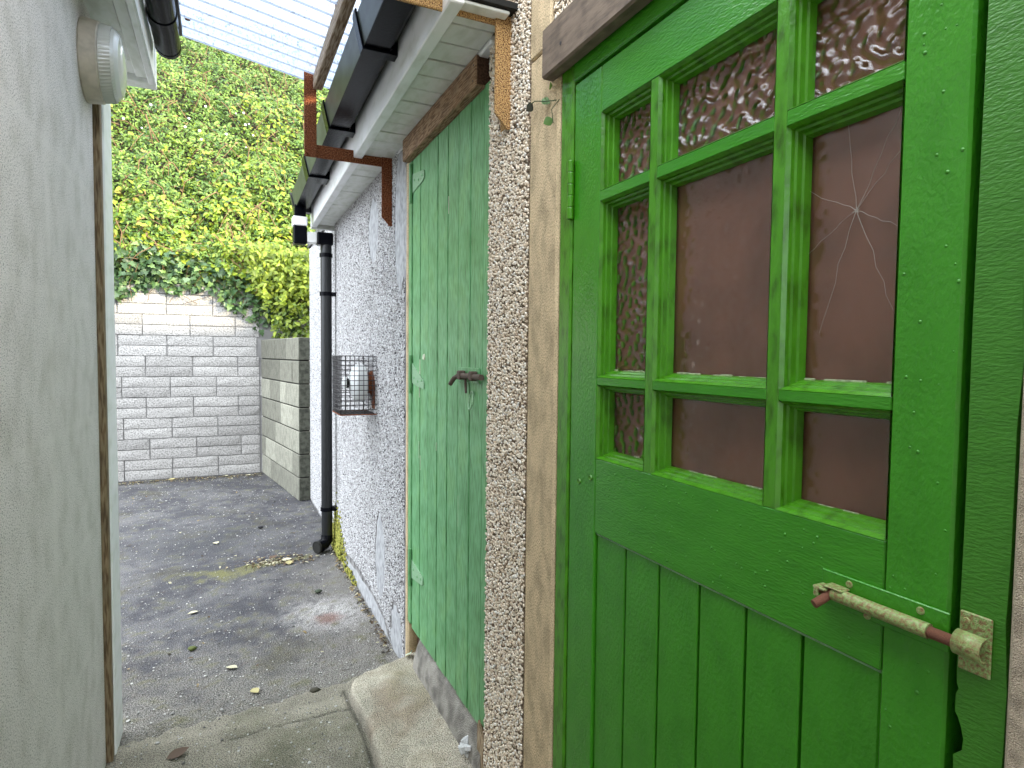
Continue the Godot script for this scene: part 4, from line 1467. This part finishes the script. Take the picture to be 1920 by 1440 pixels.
# ---------------------------------------------------------------- gutter and downpipe
func build_rainwater() -> void:
	var g := thing("gutter", "square black plastic gutter under the right eaves", "gutter", Vector3(0.471, 0, -1.35))
	g.rotation.y = -0.0154
	var st := mb()
	var prof := PackedVector2Array([Vector2(-0.006, 2.245), Vector2(-0.006, 2.175), Vector2(-0.025, 2.15), Vector2(-0.098, 2.15), Vector2(-0.118, 2.235), Vector2(-0.118, 2.243), Vector2(-0.114, 2.243), Vector2(-0.094, 2.155), Vector2(-0.028, 2.155), Vector2(-0.01, 2.178), Vector2(-0.01, 2.245)])
	extrude(st, prof, Transform3D(Basis(), Vector3(0, 0, -2.70)), 2.75)
	obj("channel", st, M.black, g)
	# film of algae on the outer face
	st = mb()
	extrude(st, PackedVector2Array([Vector2(-0.0995, 2.152), Vector2(-0.1192, 2.236), Vector2(-0.1186, 2.236), Vector2(-0.0985, 2.1515)]), Transform3D(Basis(), Vector3(0, 0, -2.69)), 2.73)
	obj("outer_face", st, M.gutter_face, g)
	for q in [[-0.50, 0.02], [-1.21, 0.03], [-1.96, 0.055]]:
		st = mb()
		var z: float = q[0]
		var o := PackedVector2Array([Vector2(-0.001, 2.25), Vector2(-0.001, 2.14), Vector2(-0.02, 2.141), Vector2(-0.104, 2.141), Vector2(-0.126, 2.238), Vector2(-0.126, 2.25), Vector2(-0.121, 2.25), Vector2(-0.1, 2.1485), Vector2(-0.024, 2.1485), Vector2(-0.004, 2.172), Vector2(-0.004, 2.25)])
		extrude(st, o, Transform3D(Basis(), Vector3(0, 0, z - q[1])), q[1] * 2)
		obj("gutter_bracket", st, M.black, g)
	# outlet piece at the far end
	st = mb()
	extrude(st, PackedVector2Array([Vector2(-0.002, 2.25), Vector2(-0.002, 2.138), Vector2(-0.106, 2.138), Vector2(-0.128, 2.25)]), Transform3D(Basis(), Vector3(0, 0, -2.76)), 0.05)
	obj("outlet", st, M.black_dusty, g)
	# downpipe with its square offset
	var p := thing("downpipe", "black downpipe with square offset bends and an open shoe at the foot", "downpipe", Vector3(0.59, 0, -4.0))
	var o0 := -p.position
	xf = Transform3D(Basis(), o0)
	st = mb()
	box(st, Vector3(0.400, 2.085, -4.035), Vector3(0.468, 2.16, -3.967), 0.004)
	obj("outlet_spigot", st, M.black, p)
	st = mb()
	box(st, Vector3(0.392, 2.035, -4.043), Vector3(0.476, 2.09, -3.959), 0.004)
	obj("white_collar", st, M.white_plastic, p)
	st = mb()
	box(st, Vector3(0.394, 1.925, -4.041), Vector3(0.474, 2.034, -3.961), 0.008)
	obj("square_bend", st, M.black, p)
	st = mb()
	box(st, Vector3(0.4745, 1.937, -4.036), Vector3(0.532, 2.003, -3.966), 0.004)
	obj("white_collar", st, M.white_plastic, p)
	st = mb()
	box(st, Vector3(0.5325, 1.93, -4.04), Vector3(0.63, 2.008, -3.962), 0.008)
	obj("square_bend", st, M.black, p)
	st = mb(true)
	tube(st, [Vector3(0.59, 1.935, -4.0), Vector3(0.59, 0.06, -4.0)], 0.034, 20)
	obj("pipe", st, M.black_dusty, p)
	for y in [1.87, 1.63]:
		st = mb(true)
		lathe(st, [Vector2(0.0, -0.012), Vector2(0.04, -0.012), Vector2(0.04, 0.012), Vector2(0.0, 0.012)], Transform3D(Basis(), Vector3(0.59, y, -4.0)), 20)
		if y < 1.7:
			box(st, Vector3(0.62, y - 0.012, -4.02), Vector3(0.668, y + 0.012, -3.97), 0.002)
		obj("pipe_clip" if y < 1.7 else "socket", st, M.black, p)
	st = mb(true)
	lathe(st, [Vector2(0.0, -0.012), Vector2(0.04, -0.012), Vector2(0.04, 0.012), Vector2(0.0, 0.012)], Transform3D(Basis(), Vector3(0.59, 0.27, -4.0)), 20)
	box(st, Vector3(0.62, 0.26, -4.02), Vector3(0.668, 0.284, -3.96), 0.002)
	obj("pipe_clip", st, M.black, p)
	# open shoe turned out to the yard
	st = mb(true)
	var pts := [Vector3(0.59, 0.10, -4.0), Vector3(0.587, 0.07, -3.995), Vector3(0.572, 0.05, -3.985), Vector3(0.545, 0.043, -3.965), Vector3(0.52, 0.042, -3.95)]
	tube(st, pts, 0.037, 20)
	obj("shoe", st, M.black, p)
	st = mb(true)
	var dir := Vector3(-0.025, -0.001, 0.015).normalized()
	var bx := dir.cross(Vector3.UP).normalized()
	lathe(st, [Vector2(0.030, -0.002), Vector2(0.034, 0.003), Vector2(0.039, 0.002), Vector2(0.039, -0.012)], Transform3D(Basis(bx, dir, bx.cross(dir)), Vector3(0.519, 0.042, -3.9495)), 20)
	lathe(st, [Vector2(0.0, 0.0012), Vector2(0.031, 0.0012)], Transform3D(Basis(bx, dir, bx.cross(dir)), Vector3(0.519, 0.042, -3.9495)), 20)
	obj("shoe_mouth", st, M.dark, p)
	xf = Transform3D()
	# thin cable down the joint behind the pipe
	st = mb(true)
	tube(st, [Vector3(0.655, 2.06, -4.028), Vector3(0.653, 1.2, -4.027), Vector3(0.655, 0.15, -4.028)], 0.006, 8)
	tag(obj("cable", st, M.black_dusty), "thin dark cable down the wall joint beside the downpipe", "cable")

# ---------------------------------------------------------------- flue and its cage
func build_flue() -> void:
	var f := thing("flue", "white round boiler flue terminal with a rusty collar inside the wire cage", "flue", Vector3(0.65, 1.12, -2.96))
	var t := Transform3D(Basis(Vector3.BACK, PI / 2), Vector3.ZERO)   # local y of the lathe runs out of the wall, along -x
	var st := mb(true)
	lathe(st, [Vector2(0.06, 0.0), Vector2(0.06, 0.005), Vector2(0.05, 0.01), Vector2(0.05, 0.036), Vector2(0.0, 0.036)], t, 28)
	obj("rusty_collar", st, M.rust, f)
	st = mb(true)
	lathe(st, [Vector2(0.0, 0.036), Vector2(0.082, 0.037), Vector2(0.087, 0.042), Vector2(0.087, 0.078), Vector2(0.078, 0.09), Vector2(0.03, 0.112), Vector2(0.0, 0.112)], t, 28)
	obj("body", st, M.flue, f)
	st = mb(true)
	lathe(st, [Vector2(0.0, 0.112), Vector2(0.022, 0.112), Vector2(0.022, 0.126), Vector2(0.0, 0.126)], t, 20)
	obj("slot", st, M.dark, f)
	st = mb(true)
	lathe(st, [Vector2(0.0, 0.126), Vector2(0.03, 0.126), Vector2(0.03, 0.134), Vector2(0.012, 0.142), Vector2(0.0, 0.142)], t, 20)
	obj("cap", st, M.flue, f)
	# rust stain plate on the wall
	st = mb()
	box(st, Vector3(-0.010, -0.12, 0.03), Vector3(-0.004, 0.02, 0.075), 0.002)
	obj("rusty_plate", st, M.rust, f)
	var c := thing("flue_guard", "square dark wire cage guard fixed over the boiler flue", "cage", Vector3(0.65, 1.12, -2.96))
	var x0 := -0.168
	var x1 := 0.0
	var y0 := -0.142
	var y1 := 0.128
	var z0 := -0.11
	var z1 := 0.11
	st = mb(true)
	var r := 0.0017
	for i in 13:
		var y := lerpf(y0, y1, i / 12.0)
		tube(st, [Vector3(x1, y, z1), Vector3(x0, y, z1)], r, 5)
		tube(st, [Vector3(x0, y, z1), Vector3(x0, y, z0)], r, 5)
		tube(st, [Vector3(x0, y, z0), Vector3(x1, y, z0)], r, 5)
	for i in 9:
		var x := lerpf(x0, x1, i / 8.0)
		tube(st, [Vector3(x, y0, z1), Vector3(x, y1, z1)], r, 5)
		tube(st, [Vector3(x, y0, z0), Vector3(x, y1, z0)], r, 5)
		tube(st, [Vector3(x, y1, z0), Vector3(x, y1, z1)], r, 5)
		tube(st, [Vector3(x, y0, z0), Vector3(x, y0, z1)], r, 5)
	for i in 11:
		var z := lerpf(z0, z1, i / 10.0)
		tube(st, [Vector3(x0, y0, z), Vector3(x0, y1, z)], r, 5)
		tube(st, [Vector3(x0, y1, z), Vector3(x1, y1, z)], r, 5)
		tube(st, [Vector3(x0, y0, z), Vector3(x1, y0, z)], r, 5)
	obj("wire_mesh", st, M.wire, c)
	st = mb(true)
	for y in [y0]:
		tube(st, [Vector3(x1, y, z1), Vector3(x0, y, z1), Vector3(x0, y, z0), Vector3(x1, y, z0)], 0.003, 6)
	obj("rim", st, M.rust, c)

# ---------------------------------------------------------------- bulkhead lamp
func build_lamp() -> void:
	var l := thing("bulkhead_lamp", "round bulkhead lamp with beige base and ribbed glass below the left eaves", "lamp", Vector3(-0.333, 2.05, -2.05))
	var t := Transform3D(Basis(Vector3.BACK, -PI / 2), Vector3.ZERO)   # local y of the lathe runs out of the wall, along +x
	var st := mb(true)
	lathe(st, [Vector2(0.106, 0.0), Vector2(0.108, 0.004), Vector2(0.104, 0.040), Vector2(0.100, 0.043), Vector2(0.0, 0.043)], t, 40)
	obj("base", st, M.lamp_base, l)
	# ribbed side of the glass
	st = mb(true)
	var n := 64
	for i in n:
		var a := TAU * i / n
		var b := TAU * (i + 1) / n
		var mid := (a + b) / 2
		var ring := func(ang: float, rad: float, h: float) -> Vector3: return t * Vector3(cos(ang) * rad, h, sin(ang) * rad)
		var prof := [[0.0965, 0.0435], [0.0925, 0.070], [0.088, 0.078]]
		for k in 2:
			var p = prof[k]
			var q = prof[k + 1]
			var g := 0.0045 if k == 0 else 0.001
			quad(st, ring.call(a, p[0], p[1]), ring.call(a, q[0], q[1]), ring.call(mid, q[0] + g, q[1]), ring.call(mid, p[0] + g, p[1]))
			quad(st, ring.call(mid, p[0] + g, p[1]), ring.call(mid, q[0] + g, q[1]), ring.call(b, q[0], q[1]), ring.call(b, p[0], p[1]))
	obj("ribbed_glass", st, M.lamp_glass, l)
	st = mb(true)
	lathe(st, [Vector2(0.0882, 0.0778), Vector2(0.080, 0.086), Vector2(0.074, 0.0875), Vector2(0.071, 0.0865), Vector2(0.055, 0.092), Vector2(0.03, 0.0945), Vector2(0.0, 0.0955)], t, 40, false)
	obj("glass_front", st, M.lamp_glass, l)

# ---------------------------------------------------------------- small things
func flat_leaf(size: float, wide: float, curl: float) -> ArrayMesh:
	var st := mb(true)
	var out := [0.0, 0.28, 0.4, 0.36, 0.22, 0.0]
	for i in 5:
		var u0 := i / 5.0
		var u1 := (i + 1) / 5.0
		for s in [1.0, -1.0]:
			var a := Vector3(0, curl * u0 * u0, u0) * size
			var b := Vector3(0, curl * u1 * u1, u1) * size
			var c := Vector3(out[i + 1] * wide * s, curl * u1 * u1 + 0.2 * out[i + 1], u1) * size
			var d := Vector3(out[i] * wide * s, curl * u0 * u0 + 0.2 * out[i], u0) * size
			if s > 0:
				quad(st, a, b, c, d)
			else:
				quad(st, d, c, b, a)
	st.generate_normals()
	return st.commit()

func build_small_things() -> void:
	var lv := [
		[Vector3(0.085, 0.006, -2.43), 0.05, "fallen", "pale yellow leaf lying alone where the yard meets the path", 0.4],
		[Vector3(0.30, 0.006, -3.90), 0.07, "fallen_pale", "pale curled leaf beside the downpipe shoe", 1.2],
		[Vector3(0.24, 0.006, -3.95), 0.06, "fallen_brown", "dark brown leaf in the litter near the downpipe", 2.2],
		[Vector3(0.34, 0.006, -3.80), 0.065, "fallen", "yellowed leaf at the right end of the moss streak", 3.0],
		[Vector3(-0.06, 0.006, -4.45), 0.06, "fallen_pale", "small pale leaf on the damp dark patch of the yard", 0.2],
		[Vector3(-0.12, 0.006, -3.28), 0.05, "fallen_pale", "narrow pale leaf on the dark yard near the left wall end", 5.0],
		[Vector3(0.04, 0.006, -2.62), 0.05, "fallen_pale", "buff leaf just beyond the yellow leaf", 4.2],
		[Vector3(-0.17, 0.016, -2.09), 0.065, "fallen_brown", "curled dark leaf on the path at the foot of the left wall", 1.9],
		[Vector3(-0.02, 0.006, -6.82), 0.07, "fallen_pale", "pale leaf against the foot of the retaining wall", 1.0],
		[Vector3(-0.5, 0.006, -6.80), 0.07, "fallen", "yellowish leaf at the wall foot further left", 2.0],
		[Vector3(0.2, 0.006, -6.80), 0.08, "fallen_pale", "long pale leaf at the foot of the retaining wall near the corner", 0.5],
	]
	for q in lv:
		var o := place("fallen_leaf", flat_leaf(q[1], 0.8, 0.12 + 0.1 * sin(q[4])), M[q[2]])
		o.position = q[0]
		o.rotation = Vector3(0.06, q[4], 0.08)
		tag(o, q[3], "leaf", "fallen leaves on the ground")
	# litter in the corner and along the wall foot
	var where := []
	var cols := []
	for i in 1100:
		var p := Vector3(rng.randf_range(-1.2, 0.36), 0.008, -6.84 + 0.09 * absf(rng.randfn(0, 1)))
		if i % 4 == 0:
			p = Vector3(0.28 + rng.randfn(0, 0.10), 0.008, -3.9 + rng.randfn(0, 0.05))
		elif i % 9 == 1:
			p = Vector3(rng.randf_range(-0.9, 0.5), 0.007, rng.randf_range(-6.5, -2.4))
		elif i % 9 == 2 or i % 9 == 5:
			p = Vector3(0.63 - absf(rng.randfn(0, 0.012)), 0.008, rng.randf_range(-4.0, -2.5))
		var s := rng.randf_range(0.008, 0.028)
		where.append(Transform3D(Basis(Vector3.UP, rng.randf() * TAU) * Basis(Vector3.RIGHT, rng.randf_range(-0.4, 0.4)) * Basis.from_scale(Vector3(s, s, s)), p))
		cols.append([Color(0.09, 0.055, 0.03), Color(0.3, 0.22, 0.12), Color(0.5, 0.46, 0.34), Color(0.05, 0.04, 0.03)][rng.randi_range(0, 3)])
	var lt := multi("leaf_litter", leaf_mesh(), M.leaf, where, cols, null)
	lt.set_meta("label", "dry leaf crumbs along the wall foot and beside the downpipe")
	lt.set_meta("category", "leaf litter")
	# moss at the foot of the downpipe
	where = []
	cols = []
	for i in 1500:
		var z := -3.93 + rng.randfn(0, 0.09) if i % 3 else rng.randf_range(-4.5, -3.3)
		var y := absf(rng.randfn(0, 0.11)) * clampf(1.2 - absf(z + 3.93) * 3.0, 0.12, 1.0)
		var s := rng.randf_range(0.004, 0.009)
		where.append(Transform3D(Basis.from_scale(Vector3(s * 0.6, s, s)), Vector3(0.646 - 0.02 * rng.randf() * clampf(0.04 / (y + 0.01), 0, 1), y + 0.004, z)))
		cols.append(Color(0.17, 0.19, 0.03).lerp(Color(0.33, 0.31, 0.06), rng.randf()))
	var mo := multi("moss", pebble_mesh(), M.moss, where, cols, null)
	mo.set_meta("label", "yellow green moss on the wall foot behind the downpipe")
	mo.set_meta("category", "moss")
	# stones and crumbs
	var crumbs := [
		[Vector3(0.44, 0.012, -3.29), 0.015, Color(0.06, 0.075, 0.05), "small dark mossy stone near the cement spill"],
		[Vector3(0.295, 0.012, -2.31), 0.015, Color(0.05, 0.045, 0.03), "dark soil crumb on the path edge left of the doorstep"],
		[Vector3(-0.13, 0.01, -2.86), 0.014, Color(0.09, 0.11, 0.03), "little tuft of moss on the open yard"],
		[Vector3(0.23, 0.012, -4.68), 0.014, Color(0.015, 0.015, 0.018), "black pebble on the yard left of the downpipe"],
		[Vector3(0.64, 0.016, -3.36), 0.014, Color(0.05, 0.06, 0.06), "grey stone lying against the pebbledash wall foot"],
	]
	for q in crumbs:
		var st := mb(true)
		var pm := pebble_mesh()
		var o := place("stone", pm, mat("stone", lin(q[2].r, q[2].g, q[2].b), 0.95))
		o.position = q[0]
		o.scale = Vector3(q[1] * 1.3, q[1] * 0.6, q[1])
		tag(o, q[3], "stone", "small stones on the ground")
	# flake of pale green paint below the hinge side of the plank door
	var st := mb(true)
	for i in 8:
		var a0 := -0.9 + 1.5 * i / 8.0
		var a1 := -0.9 + 1.5 * (i + 1) / 8.0
		var p := Vector3(0.605 + 0.05 * cos(a0), 0.105 + 0.05 * sin(a0) * 0.5, -2.275 + 0.03 * sin(a0))
		var q := Vector3(0.605 + 0.05 * cos(a1), 0.105 + 0.05 * sin(a1) * 0.5, -2.275 + 0.03 * sin(a1))
		quad(st, p, q, q + Vector3(-0.012, 0.01, 0.03), p + Vector3(-0.012, 0.01, 0.03))
	tag(obj("paint_flake", st, M.flake), "curled flake of pale green paint on the doorstep corner", "paint flake")
	# plaster lump, split wood and hole at the foot of the pier
	st = mb()
	var r := RandomNumberGenerator.new()
	r.seed = 3
	var c := Vector3(0.635, 0.105, -1.63)
	for i in 9:
		var v := c + Vector3(r.randf_range(-0.014, 0.01), r.randf_range(-0.02, 0.03), r.randf_range(-0.024, 0.018))
		xf = Transform3D(Basis.from_euler(Vector3(r.randf() * 3.0, r.randf() * 3.0, r.randf() * 3.0)), v)
		box(st, Vector3(-0.012, -0.006, -0.009), Vector3(0.012, r.randf_range(0.003, 0.01), 0.009), 0.002)
	xf = Transform3D()
	tag(obj("plaster_lump", st, M.plaster), "crumbling white plaster lump on the doorstep beside the pier", "plaster lump")
	st = mb()
	extrude(st, PackedVector2Array([Vector2(-1.578, 0.02), Vector2(-1.536, 0.02), Vector2(-1.534, 0.175), Vector2(-1.553, 0.198), Vector2(-1.568, 0.225), Vector2(-1.574, 0.21)]), Transform3D(Basis(Vector3(0, 0, 1), Vector3(0, 1, 0), Vector3(1, 0, 0)), Vector3(0.644, 0, 0)), 0.018)
	tag(obj("wood_stub", st, M.wood_pale), "pale split end of the old jamb at the foot of the pier", "wood stub")
	# dark hole in the wall foot beside the plank door
	st = mb()
	box(st, Vector3(0.69, 0.04, -2.325), Vector3(0.74, 0.2, -2.20), 0.004)
	tag(obj("rotten_wood", st, M.wood_end), "dark rotten jamb foot below the hinge side of the plank door", "wood stub")
	# weed rooted beside the weatherboard
	var w := thing("weed", "small wilting weed rooted between the weatherboard and the reveal", "plant", Vector3(0.642, 1.80, -1.155))
	st = mb(true)
	tube(st, [Vector3(0.008, 0.0, 0.0), Vector3(-0.012, 0.004, -0.03), Vector3(-0.016, 0.018, -0.07), Vector3(-0.012, 0.022, -0.10)], 0.0012, 5)
	tube(st, [Vector3(0.005, 0.0, 0.0), Vector3(-0.008, -0.02, -0.008), Vector3(-0.006, -0.05, -0.004)], 0.001, 5)
	obj("stem", st, mat("weed stem", lin(0.05, 0.08, 0.03), 0.8), w)
	var wl := mat("weed leaf", lin(0.07, 0.17, 0.05), 0.5, {"back": Color(0.4, 0.5, 0.2)})
	var wd := mat("withered leaf", lin(0.035, 0.035, 0.02), 0.8)
	for q in [[Vector3(-0.013, 0.012, -0.045), 0.022, 0.6], [Vector3(-0.013, 0.01, -0.03), 0.02, 2.2], [Vector3(-0.006, -0.04, -0.006), 0.022, 4.0], [Vector3(-0.006, 0.03, -0.01), 0.018, 5.2], [Vector3(-0.013, 0.02, -0.088), 0.024, 3.2]]:
		var o := place("leaf", flat_leaf(q[1], 1.1, -0.2), wd if q[2] == 3.2 else wl, w)
		o.position = q[0]
		o.rotation = Vector3(0.4, q[2], 1.2)
